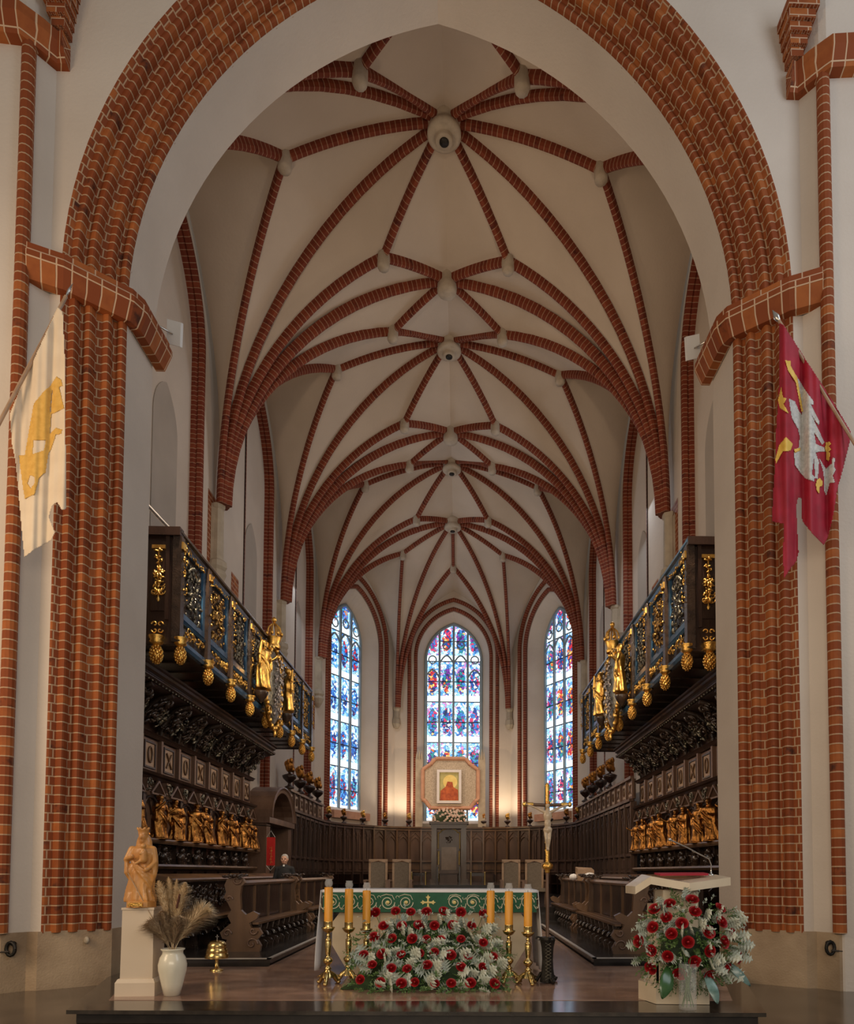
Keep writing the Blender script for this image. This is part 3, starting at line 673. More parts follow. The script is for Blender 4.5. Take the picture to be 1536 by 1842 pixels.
# ================================================================ FURNISHINGS
_o=Vector((.4178,0,1.55))
def at(px,py,ax,val):
    """point of the place seen at photo position (px,py) whose coordinate ax equals val"""
    d=fw+r2*((px-870.04)/1250)-u2*((py-1513.48)/1250); i='xyz'.index(ax)
    return _o+d*((val-_o[i])/d[i])
def curl(mb,c,A,B,r,turn,th,n=12,dirn=1):
    """spiral scroll in the plane A,B"""
    c=Vector(c);A=Vector(A);B=Vector(B); pts=[];rr=[]
    for i in range(n+1):
        t=i/n; a=dirn*t*turn; q=r*(1-.8*t); pts.append(c+A*(q*math.cos(a))+B*(q*math.sin(a))); rr.append(th*(1-.35*t))
    mb.tube(pts,rr,6)
def foliage(mb,o,A,B,N,w,h,n,size,seed,depth=.05,curls=6):
    """carved leaf-work filling a w x h field"""
    rnd=random.Random(seed); o=Vector(o);A=Vector(A).normalized();B=Vector(B).normalized();N=Vector(N).normalized()
    for i in range(n):
        u=rnd.uniform(-.5,.5)*w; v=rnd.uniform(-.5,.5)*h; a=rnd.uniform(0,2*PI); s_=size*rnd.uniform(.6,1.3)
        ex=(A*math.cos(a)+B*math.sin(a)); ey=N.cross(ex); R=Matrix((ex,ey,N)).transposed()
        mb.ell(o+A*u+B*v+N*rnd.uniform(0,depth),(s_,s_*.42,s_*.45),6,4,R)
    for i in range(curls):
        u=rnd.uniform(-.42,.42)*w; v=rnd.uniform(-.42,.42)*h
        curl(mb,o+A*u+B*v+N*depth*.6,A,B,size*rnd.uniform(1.3,2.2),rnd.uniform(4,7),size*.22,10,rnd.choice((-1,1)))
def robed(mb,seed,arms=None,folds=7,head=True,lean=0):
    rnd=random.Random(seed); ph=rnd.uniform(0,6); st=[(0,.17),(.04,.175),(.15,.155),(.3,.145),(.42,.14),(.52,.115),(.6,.125),(.7,.14),(.76,.13),(.81,.07),(.85,.042),(.88,.04)]
    rows=[]
    for z,r in st:
        k=max(0,1-z/.75); row=[]
        for q in range(28):
            a=2*PI*q/28; f=1+.16*k*math.sin(folds*a+ph+z*5)+.06*math.sin(3*a+ph+z*9)
            row.append(Vector((r*f*math.cos(a)*1.05+lean*z*z+.02*math.sin(z*6+ph),r*f*math.sin(a)*.78,z)))
        rows.append(row)
    mb.grid(rows,closev=True)
    for row,rev in ((rows[0],True),(rows[-1],False)):
        k=mb.av(row); mb.face(range(k,k+28) if not rev else range(k+27,k-1,-1))
    lx=lean*.8
    if head:
        mb.ell((lx,-.01,.93),(.052,.06,.072),14,10); mb.ell((lx,-.068,.922),(.012,.018,.02),8,6); mb.ell((lx,.02,.94),(.06,.062,.075),12,8); mb.ell((lx,-.035,.875),(.035,.03,.04),8,6)
    arms=arms or rnd.choice((((-.15,-.05,.62),(-.03,-.15,.60)),((-.2,-.05,.66),(-.24,-.12,.85)),((-.16,-.08,.58),(-.10,-.18,.52))))
    for s_,(el,ha) in ((-1,arms if len(arms)==2 and not isinstance(arms[0][0],tuple) else arms[0]),(1,rnd.choice((((.16,-.06,.6),(.06,-.17,.62)),((.19,-.04,.62),(.26,-.12,.70)),((.17,-.05,.57),(.10,-.14,.45)))))):
        sh=(s_*.125+lx,-.01,.755); mb.cap_tube([sh,(el[0]+lx,el[1],el[2]),(ha[0]+lx,ha[1],ha[2])],[.05,.042,.026],8); mb.ell((ha[0]+lx,ha[1]-.01,ha[2]+.015),(.022,.02,.032),8,6)
        mb.tube([(el[0]+lx,el[1],el[2]-.02),(el[0]*.95+lx,el[1],el[2]-.18),(el[0]*.8+lx,el[1]+.02,el[2]-.3)],[.03,.04,.01],6)
    for k in range(3):
        a0=rnd.uniform(-.3,.3); mb.tube([(.13*math.cos(PI*t/8+PI)+lx,-.11*abs(math.sin(PI*t/8))-.012,.7-.045*t*(1+.3*k)+a0*.1) for t in range(9)],[.018]*9,6)
# ---- altar ---------------------------------------------------------
t=thing('altar','pale stone altar table behind the rose arrangement','altar',(0,9.65,.152))
mb=MB(); T=X3((1,0,0),(0,0,1),(0,1,0),(0,9.62,0)); mb.prism([(-1.10,.152),(1.10,.152),(1.34,.55),(1.34,.86),(1.16,1.10),(-1.16,1.10),(-1.34,.86),(-1.34,.55)],T,.86,0); mb.build('base','altar_stone',parent=t)
mb=MB(); mb.box(-1.44,1.44,9.615,10.52,1.10,1.262); mb.build('table_top','altar_stone',parent=t)
mb=MB()
for x in (-.7,0,.7):
    mb=MB(); mb.box(x-.004,x+.004,9.612,9.622,.16,1.08); mb.build('panel_joint','stone',parent=t)
t=thing('altar_cloth','white linen altar cloth hanging down both ends of the altar','altar cloth',(0,10,1.264))
mb=MB()
n=28; rows=[]
for y in (9.575,9.60,10.0,10.52): rows.append([Vector((-1.475+2.95*i/n,y,1.30 if y>9.58 else 1.268)) for i in range(n+1)])
mb.grid(rows)
for sx in (-1,1):
    rows=[]
    for k in range(13):
        z=1.30-k*1.09/12; g=.012+.05*k/12
        rows.append([Vector((sx*(1.475+g*(1+.5*math.sin(j*1.6+k*.2))),9.575-.02*k/12+.945*j/10,z)) for j in range(11)])
    mb.grid(rows)
o=mb.build('linen','linen',parent=t); sd=o.modifiers.new('s','SOLIDIFY'); sd.thickness=.008
t=thing('altar_frontal','green antependium band with gold scrollwork and a central gold cross','altar frontal',(0,9.56,1.15))
mb=MB(); T=X3((1,0,0),(0,0,1),(0,-1,0),(0,9.572,0)); mb.prism([(-1.46,1.00),(1.46,1.00),(1.46,1.268),(-1.46,1.268)],T,.008); mb.build('green_band','green_cloth',parent=t)
A_=(1,0,0);B_=(0,0,1)
for x in [s_*(.33+.25*k) for k in range(5) for s_ in (-1,1)]:
    s_=1 if x>0 else -1; mb=MB()
    curl(mb,(x,9.560,1.135),A_,B_,.098,10.5,.0075,34,s_); 
    mb.tube([(x+s_*.09,9.560,1.10),(x+s_*.12,9.560,1.05),(x+s_*.15,9.560,1.06),(x+s_*.16,9.560,1.12)],.006,5); mb.tube([(x-s_*.09,9.560,1.17),(x-s_*.06,9.560,1.23),(x+s_*.02,9.560,1.245),(x+s_*.09,9.560,1.22)],.005,5)
    curl(mb,(x+s_*.125,9.560,1.20),A_,B_,.032,4,.005,8,-s_); curl(mb,(x+s_*.125,9.560,1.055),A_,B_,.026,4,.005,8,s_)
    mb.build('scroll_embroidery','cream_thread',parent=t)
mb=MB()
for x in [s_*(.33+.25*k) for k in range(5) for s_ in (-1,1)]: mb.ell((x,9.560,1.135),(.03,.006,.026),8,5)
for a in range(4):
    d=Vector((math.cos(a*PI/2),0,math.sin(a*PI/2))); q=Vector((-d.z,0,d.x)); c=Vector((-.03,9.562,1.135))
    T=X3(d,q,(0,-1,0),c); mb.prism([(.0,-.012),(.05,-.012),(.075,-.032),(.082,-.012),(.108,0),(.082,.012),(.075,.032),(.05,.012),(0,.012)],T,.006)
mb.ell((-.03,9.558,1.135),(.022,.006,.022),10,5); mb.build('gold_embroidery','gold_thread',parent=t)
# ---- candlesticks and candles ---------------------------------------
cs=[(-1.23,8.75,.86,'leftmost'),(-1.01,8.96,.835,'second from the left'),(-.81,9.14,.81,'innermost of the three on the left'),(.81,9.14,.81,'innermost of the three on the right'),(1.03,8.86,.81,'second from the right'),(1.26,8.72,.80,'rightmost')]
c0=(cs[0][0],cs[0][1],.152)
st=thing('candlestick','','candlestick',c0,'brass candlesticks in front of the altar')
mb=MB(); X,Y,_=c0; h=.86-.152
mb.lathe([(.085,.152+.09),(.075,.152+.12),(.05,.152+.15),(.035,.152+.18)],(X,Y,0),20)
for k in range(3):
    a=k*2*PI/3+.5; d=Vector((math.cos(a),math.sin(a),0)); mb.tube([Vector((X,Y,.29))+d*.03,Vector((X,Y,.26))+d*.08,Vector((X,Y,.205))+d*.11,Vector((X,Y,.18))+d*.135],[.035,.032,.026,.024],8)
    mb.ell(Vector((X,Y,.178))+d*.14,(.030,.030,.025),10,6); curl(mb,Vector((X,Y,.23))+d*.13,d,(0,0,1),.03,5,.009)
mb.build('tripod_foot','brass',parent=st)
mb=MB(); pr=[(.036,.32),(.03,.335),(.05,.35),(.03,.37),(.022,.38),(.03,.40),(.052,.425),(.062,.45),(.052,.475),(.03,.49),(.024,.51),(.030,.53),(.036,.60),(.040,.68),(.034,.695),(.044,.705),(.026,.72),(.018,.735),(.026,.75),(.026,.765),(.016,.785),(.024,.80)]
mb.lathe(pr,(X,Y,0),16); mb.build('baluster_stem','brass',parent=st)
mb=MB(); mb.lathe([(.018,.79),(.04,.80),(.06,.815),(.075,.84),(.085,.86),(.080,.862),(.05,.848),(.01,.846)],(X,Y,0),22); mb.build('drip_pan','brass',parent=st)
cd=thing('candle','','candle',(X,Y,.86),'yellow altar candles')
mb=MB(); mb.lathe([(.052,.86),(.052,1.35),(.046,1.358),(.01,1.36)],(X,Y,0),22); mb.build('wax_body','wax',parent=cd)
mb=MB(); mb.lathe([(.046,.849),(.0545,.85),(.0545,.865),(.0535,.868),(.0535,.925),(.0545,.93),(.052,.935)],(X,Y,0),22); mb.build('brass_collar','brass',parent=cd)
mb=MB(); mb.lathe([(.030,1.36),(.040,1.368),(.050,1.395),(.050,1.42),(.040,1.445),(.044,1.462),(.041,1.462),(.037,1.445),(.047,1.42),(.047,1.397),(.037,1.372),(.028,1.364)],(X,Y,0),20,cap=False); mb.build('glass_wind_guard','clear_glass',parent=cd)
mb=MB(); mb.tube([(X,Y,1.358),(X,Y,1.385)],.003,5); mb.build('wick','black_cloth',parent=cd)
for i,(x,y,zt,w_) in enumerate(cs):
    s_=(zt-.152)/(.86-.152)
    l1='tall brass candlestick on the platform, %s of the six'%w_ if i in (0,5) else 'tall brass candlestick, %s'%w_ if 'inner' in w_ else 'tall brass candlestick, %s of the six'%w_
    l2='thick yellow candle with glass top, %s'%w_ if 'inner' in w_ else 'thick yellow candle with glass top, %s of the six'%w_
    if i==0: st['label']=l1; cd['label']=l2
    else: dup(st,(x,y,.152),l1,i*.9,(1,1,s_)); dup(cd,(x,y,zt),l2,i*.4)
# ---- flowers ---------------------------------------------------------
def rose_mesh():
    mb=MB(); rnd=random.Random(3)
    for ring,(npt,r,h,op) in enumerate(((3,.010,.030,.1),(4,.018,.032,.25),(5,.026,.030,.5),(5,.034,.024,.85))):
        for k in range(npt):
            a0=2*PI*k/npt+ring*.7; wd=2*PI/npt*.72; rows=[]
            for i in range(5):
                v=i/4; row=[]
                for j in range(5):
                    u=(j/4-.5)*2; rr=r*(.35+.65*math.sin(v*PI*.55)+op*.35*v*v)*(1-.06*u*u); a=a0+u*wd*(.5+.5*math.sin(v*PI*.6)); row.append(Vector((rr*math.cos(a),rr*math.sin(a),-.012+h*v*(1-.35*op*v)*(1-.12*u*u*v)+.012)))
                rows.append(row)
            mb.grid(rows)
    mb.ell((0,0,.012),(.012,.012,.018),8,6); return mb
def leaf_mesh(L=.15,lobes=5,wd=.05,cup=.3):
    mb=MB(); rows=[]; n=lobes*4
    for i in range(n+1):
        t=i/n; w_=wd*math.sin(PI*min(1,t*.92+.08))**.7*(1+.62*math.cos(lobes*2*PI*t)); z=L*.35*t*t*(-1)*cup+.03*t
        rows.append([Vector((t*L,-w_,z-.012)),Vector((t*L-.01,-w_*.5,z+.006)),Vector((t*L,0,z)),Vector((t*L-.01,w_*.5,z+.006)),Vector((t*L,w_,z-.012))])
    mb.grid(rows); return mb
ROSE=rose_mesh().build('rose','rose_red'); MILL=leaf_mesh().build('silvery_leaf','miller_leaf'); 
def place(src,parent,p,d,sc,roll_=0,name=None):
    c=src.copy(); COL.objects.link(c); c.parent=parent
    q=Vector(d).to_track_quat('Z','Y') if src is ROSE else Vector(d).to_track_quat('X','Z')
    from mathutils import Quaternion
    q=q@Quaternion((0,0,1) if src is ROSE else (1,0,0),roll_)
    c.matrix_parent_inverse=Matrix.Identity(4); c.location=Vector(p)-parent.location; c.rotation_mode='QUATERNION'; c.rotation_quaternion=q; c.scale=(sc,sc,sc); return c
def sprigs(mb,pts,dirs,rnd,L=.12,lw=.012,nl=9,droop=.3):
    for p,d in zip(pts,dirs):
        p=Vector(p); d=Vector(d).normalized(); l=L*rnd.uniform(.7,1.3); side=d.orthogonal().normalized()
        path=[p+d*(l*k/4)-Vector((0,0,1))*droop*l*(k/4)**2 for k in range(5)]
        mb.tube(path,.0018,4,cap=False)
        for k in range(nl):
            t=.15+.85*k/nl; c=p+d*l*t-Vector((0,0,1))*droop*l*t*t; a=rnd.uniform(0,6.3)
            s_=(Matrix.Rotation(a,3,d)@side+d*.7).normalized(); w_=s_.cross(d).normalized()*lw; e=c+s_*lw*4.2
            n=mb.av([c,c.lerp(e,.45)+w_,e,c.lerp(e,.45)-w_]); mb.face((n,n+1,n+2,n+3))
rnd=random.Random(11)
fa=thing('flower_arrangement','wide bank of red roses and silvery leaves on the platform before the altar','flower arrangement',(0,8.6,.154))
rows=[[(433,330),(551,320),(637,325),(728,325),(825,322),(925,325),(1053,333)],[(482,405),(586,405),(683,402),(773,402),(878,403),(984,403)],[(427,468),(530,478),(647,478),(728,480),(808,487),(925,480),(1053,500)],[(367,570),(473,566),(582,570),(686,562),(773,555),(866,573),(966,577),(1110,582)],[(416,628),(525,648),(617,652),(732,630),(809,630),(925,642),(1047,640)],[(348,712),(463,728),(582,735),(661,727),(775,737),(868,735),(980,733),(1116,738)]]
def ydep(py): return 9.30-(py-1640)/(1785-1640)*1.15
for row in rows:
    for u,v in row:
        px,py=540+u/3.2,1540+v/3.2; p=at(px,py,'y',ydep(py)-.06); d=Vector((p.x*.35+rnd.uniform(-.2,.2),-1,.55+rnd.uniform(-.2,.3)))
        place(ROSE,fa,p,d,1.45*rnd.uniform(.9,1.15)+(.15 if v<420 else 0),rnd.uniform(0,6))
base=MB(); rows=[]
for i in range(13):
    u=i/12; row=[]
    for j in range(17):
        s_=(j/16-.5)*2; w_=.98-.12*u; row.append(Vector((s_*w_-.03,8.42+.82*u,.154+(.03+.72*u)*max(0,1-abs(s_)**3.5)+.01)))
    rows.append(row)
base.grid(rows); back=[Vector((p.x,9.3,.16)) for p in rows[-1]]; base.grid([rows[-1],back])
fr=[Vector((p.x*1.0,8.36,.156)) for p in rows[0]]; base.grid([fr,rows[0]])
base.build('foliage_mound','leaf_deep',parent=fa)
cnt=0
for i in range(96):
    px=rnd.uniform(640,905); py=rnd.uniform(1650,1782)
    if py>1740 and (px<655 or px>890): px=rnd.uniform(660,880)
    if py<1700 and (px<668 or px>890): px=rnd.uniform(675,880)
    p=at(px,py,'y',ydep(py)+.03); a=rnd.uniform(-1,1); place(MILL,fa,p,Vector((a+p.x*.5,-.45,rnd.uniform(-.35,1.1))),rnd.uniform(.95,1.35),PI/2+rnd.uniform(-.7,.7))
mb=MB(); pts=[];dirs=[]
for i in range(420):
    px=rnd.uniform(630,912); py=rnd.uniform(1660,1790); k=abs(px-771)/141
    if py<1640+60*k*k: continue
    p=at(px,py,'y',ydep(min(py,1785))+.04); p.z=max(p.z,.17); pts.append(p); dirs.append((rnd.uniform(-1,1)+p.x*.8,-.8,rnd.uniform(-.4,.8)))
sprigs(mb,pts,dirs,rnd,.13,.009,9); mb.build('green_foliage','leaf_green',parent=fa,kind='stuff')
mb=MB(); pts=[];dirs=[]
for i in range(150):
    px=rnd.uniform(660,895); py=rnd.uniform(1636,1740); p=at(px,py,'y',ydep(py)-.01); pts.append(p); dirs.append((rnd.uniform(-1,1)+p.x*.6,-.6,rnd.uniform(-.1,1)))
sprigs(mb,pts,dirs,rnd,.13,.008,10); mb.build('pale_foliage','miller_leaf',parent=fa,kind='stuff')
mb=MB()
for u,v in [(433,330),(551,320),(637,325),(728,325),(825,322),(925,325),(1053,333),(482,405),(683,402),(878,403)]:
    p=at(540+u/3.2,1540+v/3.2,'y',9.2); mb.tube([p,p+Vector((-p.x*.1,.08,-.2)),p+Vector((-p.x*.2,.1,-.4))],.004,5)
mb.build('rose_stem','leaf_green',parent=fa)
# bouquet by the lectern
fb=thing('rose_bouquet','large loose bouquet of red roses before the marble lectern','bouquet',(2.90,7.25,.154))
pos=[(820,490),(580,530),(420,590),(850,620),(1120,580),(545,680),(710,745),(400,785),(1130,730),(600,855),(995,840),(250,935),(1250,860),(775,945),(1160,945),(385,1035),(560,1095),(1005,1040),(845,1150),(380,1220),(1185,1210),(685,1280),(1000,1295),(1315,1110)]
ctr=at(1238,1695,'y',7.42)
def bpnt(px,py,k=1):
    dx=(px-1238)/105; dy=(py-1695)/95; q=max(0,1-dx*dx-dy*dy); return at(px,py,'y',7.42-.26*math.sqrt(q)*k)
for u,v in pos:
    px,py=1110+u/6.1,1540+v/6.1; p=bpnt(px,py,1.15); place(ROSE,fb,p,(p-ctr)*1.4+Vector((0,-.35,.1)),rnd.uniform(1.45,1.75),rnd.uniform(0,6))
for i in range(52):
    a=rnd.uniform(0,2*PI); r=math.sqrt(rnd.uniform(.02,.95)); px=1240+100*r*math.cos(a); py=1695-80*r*math.sin(a); p=bpnt(px,py,.85)
    place(MILL,fb,p,(p-ctr)*2+Vector((rnd.uniform(-.3,.3),-.25,rnd.uniform(-.3,.3))),rnd.uniform(.8,1.2),PI/2+rnd.uniform(-.8,.8))
mb=MB(); pts=[];dirs=[]
for i in range(300):
    a=rnd.uniform(0,2*PI); r=math.sqrt(rnd.uniform(.02,1)); p=bpnt(1240+92*r*math.cos(a),1697-75*r*math.sin(a),.7); pts.append(p); dirs.append((p-ctr)*2+Vector((rnd.uniform(-.3,.3),-.3,rnd.uniform(-.3,.3))))
for i in range(10): pts.append(at(1212+rnd.uniform(-4,4),1630-3*i,'y',7.4)); dirs.append((rnd.uniform(-.4,.4),-.2,1))
for i in range(7): pts.append(at(1237+rnd.uniform(-6,6),1755+4*i,'y',7.2)); dirs.append((rnd.uniform(-.5,.5),-.3,-1))
sprigs(mb,pts,dirs,rnd,.12,.008,9); mb.build('green_foliage','leaf_green',parent=fb,kind='stuff')
mb=MB(); pts=[];dirs=[]
for i in range(70):
    a=rnd.uniform(0,2*PI); r=math.sqrt(rnd.uniform(.1,1)); p=bpnt(1240+95*r*math.cos(a),1690-80*r*math.sin(a),.9); pts.append(p); dirs.append((p-ctr)*2+Vector((0,-.3,.1)))
sprigs(mb,pts,dirs,rnd,.11,.008,9); mb.build('pale_foliage','miller_leaf',parent=fb,kind='stuff')
mb=MB(); 
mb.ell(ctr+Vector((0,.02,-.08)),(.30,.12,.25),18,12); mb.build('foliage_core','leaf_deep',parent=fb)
def bladeleaf(p0,p1,w_,mt,nm):
    mb=MB(); p0=Vector(p0);p1=Vector(p1); d=p1-p0; s_=d.cross(Vector((0,1,0))).normalized(); rows=[]
    for i in range(13):
        t=i/12; c=p0+d*t+Vector((0,-.05*math.sin(PI*t),0)); w2=w_*math.sin(PI*min(.995,t*.93+.06))**.8; rows.append([c-s_*w2,c-s_*w2*.5+Vector((0,.012,0)),c+Vector((0,-.004,0)),c+s_*w2*.5+Vector((0,.012,0)),c+s_*w2])
    mb.grid(rows); o=mb.build(nm,mt,parent=fb); o.modifiers.new('s','SOLIDIFY').thickness=.003; return o
bladeleaf(at(1202,1738,'y',7.22),at(1191,1797,'y',7.05),.072,'leaf_big','broad_leaf')['label']='broad dark green leaf'
bladeleaf(at(1268,1750,'y',7.22),at(1291,1806,'y',7.05),.050,'leaf_blue','blue_leaf')['label']='drooping blue green leaf'
bladeleaf(at(1300,1725,'y',7.35),at(1350,1774,'y',7.25),.040,'leaf_blue','blue_leaf')['label']='drooping blue green leaf'
bladeleaf(at(1300,1700,'y',7.4),at(1343,1712,'y',7.3),.030,'miller_leaf','blue_leaf')
gv=thing('glass_vase','clear cylindrical glass vase holding the rose bouquet','vase',(2.78,7.12,.15))
vx,vy=at(1237,1800,'y',7.12).x,7.12
gv.location.x=vx
mb=MB(); mb.lathe([(.001,.152),(.088,.152),(.090,.16),(.090,.62),(.086,.62),(.086,.175),(.001,.17)],(vx,vy,0),28,cap=False); mb.build('glass_wall','clear_glass',parent=gv)
mb=MB()
for k in range(9):
    a=k*.7; mb.tube([(vx+.06*math.cos(a),vy+.06*math.sin(a),.18),(vx+.02*math.cos(a+2),vy+.02*math.sin(a+2),.45),(vx+.10*math.cos(a+3),vy+.05*math.sin(a+3)+.05,.68)],.004,5)
mb.build('flower_stem','leaf_green',parent=fb)
for o_ in (ROSE,MILL): bpy.data.objects.remove(o_)
# ---- lectern ---------------------------------------------------------
t=thing('lectern','cream marble lectern with a folded desk slab, behind the rose bouquet','lectern',(2.78,7.75,.152))
mb=MB(); T=X3((1,0,0),(0,1,0),(0,0,1),(0,0,.152)); mb.prism([(2.50,7.40),(3.06,7.36),(3.12,7.95),(2.98,8.15),(2.58,8.15),(2.40,7.75)],T,.20); mb.build('foot','cream_marble',parent=t)
mb=MB(); mb.box(2.56,3.00,7.50,7.95,.35,1.20); mb.box(2.56,3.02,7.47,7.6,.35,.62); mb.build('column','cream_marble',parent=t)
mb=MB(); mb.prism([(2.62,7.52),(3.00,7.50),(3.0,7.85),(2.62,7.9),(2.58,7.7)],X3((1,0,0),(0,1,0),(0,0,1),(0,0,1.20)),.16); mb.build('upper_column','cream_marble',parent=t)
mb=MB()
def slab(mb,q,th):
    n=mb.av([Vector(p) for p in q]+[Vector(p)-Vector((0,0,th)) for p in q])
    for f in ((0,1,2,3),(7,6,5,4),(0,4,5,1),(1,5,6,2),(2,6,7,3),(3,7,4,0)): mb.face([n+i for i in f])
slab(mb,[(2.84,7.30,1.44),(3.32,7.40,1.50),(3.32,7.85,1.53),(2.84,7.85,1.47)],.085); slab(mb,[(2.84,7.30,1.44),(2.84,7.85,1.47),(2.50,7.95,1.53),(2.46,7.42,1.51)],.085); slab(mb,[(2.46,7.42,1.51),(2.50,7.95,1.53),(2.31,7.95,1.40),(2.31,7.50,1.40)],.085)
mb.build('desk_slab','cream_marble',parent=t)
t=thing('book','thin red cloth bound book lying on the lectern desk','book',(2.85,7.6,1.50))
mb=MB(); slab(mb,[(2.62,7.62,1.535),(3.18,7.66,1.540),(3.18,7.84,1.555),(2.62,7.86,1.55)],.02); mb.build('cover','red_flag',parent=t)
t=thing('microphone','slim gooseneck microphone standing on the lectern desk','microphone',(3.18,7.5,1.51))
q=[at(1279,1574,'y',7.5),at(1279,1555,'y',7.5),at(1275,1545,'y',7.48),at(1255,1535,'y',7.44),at(1235,1524,'y',7.40),at(1208,1512,'y',7.35)]
mb=MB(); mb.tube(q,.007,8); mb.build('gooseneck','silver',parent=t)
mb=MB(); mb.lathe([(.03,0),(.028,.015),(.010,.02),(.008,.06)],q[0]-Vector((0,0,.005)),12); mb.build('base','silver',parent=t)
mb=MB(); mb.lathe([(.006,0),(.016,.008),(.018,.03),(.010,.042)],q[-1],12,axis=q[-1]-q[-2]); mb.build('microphone_head','silver',parent=t)
# ---- plinth with wooden Madonna -------------------------------------
t=thing('pedestal','tall cream square pedestal at the left edge of the platform','pedestal',(-3.24,8.15,.152))
mb=MB(); mb.M=Matrix.Translation((-3.24,8.18,0))@Matrix.Rotation(.06,4,'Z')
def sqf(mb,levels):
    P=[[Vector((a*r,b*r,z)) for a,b in ((-1,-1),(1,-1),(1,1),(-1,1))] for r,z in levels]; mb.grid(P,smooth=False,closev=True)
    for row,rev in ((P[0],True),(P[-1],False)): k=mb.av(row); mb.face(range(k,k+4) if not rev else range(k+3,k-1,-1))
sqf(mb,[(.215,.152),(.215,.30),(.195,.34),(.185,.345)]); mb.build('base','pedestal_paint',parent=t)
mb=MB(); mb.M=Matrix.Translation((-3.24,8.18,0))@Matrix.Rotation(.06,4,'Z'); sqf(mb,[(.176,.345),(.170,1.11),(.178,1.115),(.178,1.14)]); mb.build('shaft','pedestal_paint',parent=t)
t=thing('madonna_statue','honey coloured carved wooden statue of a crowned robed woman with a child on the pedestal','statue',(-3.24,8.12,1.142))
mb=MB(); mb.M=Matrix.Translation((-3.24,8.12,1.20))@Matrix.Diagonal((.92,.86,.80,1))
robed(mb,5,((-.17,-.06,.60),(-.06,-.15,.64)),folds=9)
mb.ell((0,.035,.80),(.10,.075,.20),14,10); mb.ell((.12,.02,.55),(.06,.08,.26),12,8); mb.ell((-.10,-.02,.45),(.05,.07,.14),10,8)
mb.cap_tube([(.06,-.13,.60),(.065,-.14,.72)],[.05,.04],10); mb.ell((.065,-.145,.795),(.036,.038,.042),12,8); mb.cap_tube([(.09,-.14,.70),(.04,-.18,.69)],[.02,.014],8); mb.cap_tube([(.05,-.14,.60),(.0,-.19,.55)],[.028,.018],8)
mb.lathe([(.062,.97),(.060,1.0),(.075,1.045)],(0,0,0),14)
for k in range(7): a=k*2*PI/7; mb.ell((.066*math.cos(a),.066*math.sin(a),1.055),(.016,.016,.022),8,6)
o=bake(mb.build('robed_figure','wood_statue',parent=t),.009,1)
mb=MB(); mb.lathe([(.175,1.142),(.165,1.15),(.165,1.20),(.14,1.215)],(-3.24,8.12,0),8,smooth=False); mb.build('octagonal_base','wood_statue',parent=t)
mb=MB(); mb.box(-3.32,-3.16,7.955,7.972,1.155,1.195); mb.build('brass_plate','gold',parent=t)
# ---- pampas grass in white vase ---------------------------------------
vx,vy=at(303,1793,'z',.152).x,8.03
t=thing('floor_vase','smooth white ceramic floor vase beside the pedestal','vase',(vx,vy,.152))
mb=MB(); mb.lathe([(.075,.152),(.085,.155),(.115,.28),(.150,.44),(.153,.50),(.135,.58),(.110,.62),(.108,.65),(.128,.668),(.128,.678),(.118,.68),(.095,.65),(.10,.60),(.12,.5)],(vx,vy,0),32,cap=False); mb.ell((vx,vy,.2),(.06,.06,.04)); mb.build('vase_body','vase_white',parent=t)
t=thing('pampas_grass','dried beige pampas grass plumes standing in the white floor vase','dried grass',(vx,vy,.60))
rnd=random.Random(5)
pl=[((285,1585),.10,'pampas',.32),((303,1578),.07,'pampas',.34),((318,1582),.06,'pampas',.32),((333,1588),.10,'pampas',.34),((270,1660),.15,'pampas_dark',.36),((290,1640),.10,'pampas_dark',.30),((375,1628),.17,'pampas',.46),((345,1640),.12,'pampas_dark',.34),((308,1650),.09,'pampas_dark',.28),((325,1650),.10,'pampas_dark',.30)]
for (px,py),wd,mt_,ln in pl:
    tip=at(px,py,'y',vy+rnd.uniform(-.12,.1)); b=Vector((vx,vy,.60)); mb=MB(); mid=b.lerp(tip,.5)+Vector((-(tip.x-vx)*.25,0,.04)); path=[]
    for i in range(15):
        u=i/14; path.append(b*(1-u)**2+mid*2*u*(1-u)+tip*u*u)
    if px==375: path[-1]+=Vector((.02,0,-.06)); path[-2]+=Vector((.01,0,-.015))
    mb.tube(path,[.004]*15,5)
    tot=(tip-b).length; k0=max(.25,1-ln*1.5/tot*1.0)
    for q in range(1100):
        u=rnd.uniform(k0,1); i=min(13,int(u*14)); f=u*14-i; p=path[i].lerp(path[i+1],f); tg=(path[min(14,i+1)]-path[i]).normalized()
        side=Matrix.Rotation(rnd.uniform(0,6.3),3,tg)@tg.orthogonal().normalized(); amp=wd*1.25*math.sin(PI*min(1,(u-k0)/(1-k0)*.85+.12)); l=amp*rnd.uniform(.5,1.1)
        e1=p+tg*l*.7+side*l*.5; e2=p+tg*l*1.15+side*l*1.1-Vector((0,0,l*.25)); w_=tg.cross(side)*.0030
        n=mb.av([p-w_,p+w_,e1+w_,e1-w_,e2]); mb.face((n,n+1,n+2,n+3)); mb.face((n+3,n+2,n+4))
    mb.build('plume',mt_,parent=t)
mb=MB(); b=Vector((vx,vy,.6))
for px,py in ((230,1570),(238,1585),(321,1612)):
    mb.tube([b,at(px,py,'y',vy-.03)],.004,5)
mb.build('stalk','pampas_dark',parent=t)
mb=MB(); mb.cap_tube([at(318,1632,'y',vy-.1),at(323,1610,'y',vy-.1)],.013,8); mb.build('cattail_head','cattail',parent=t)
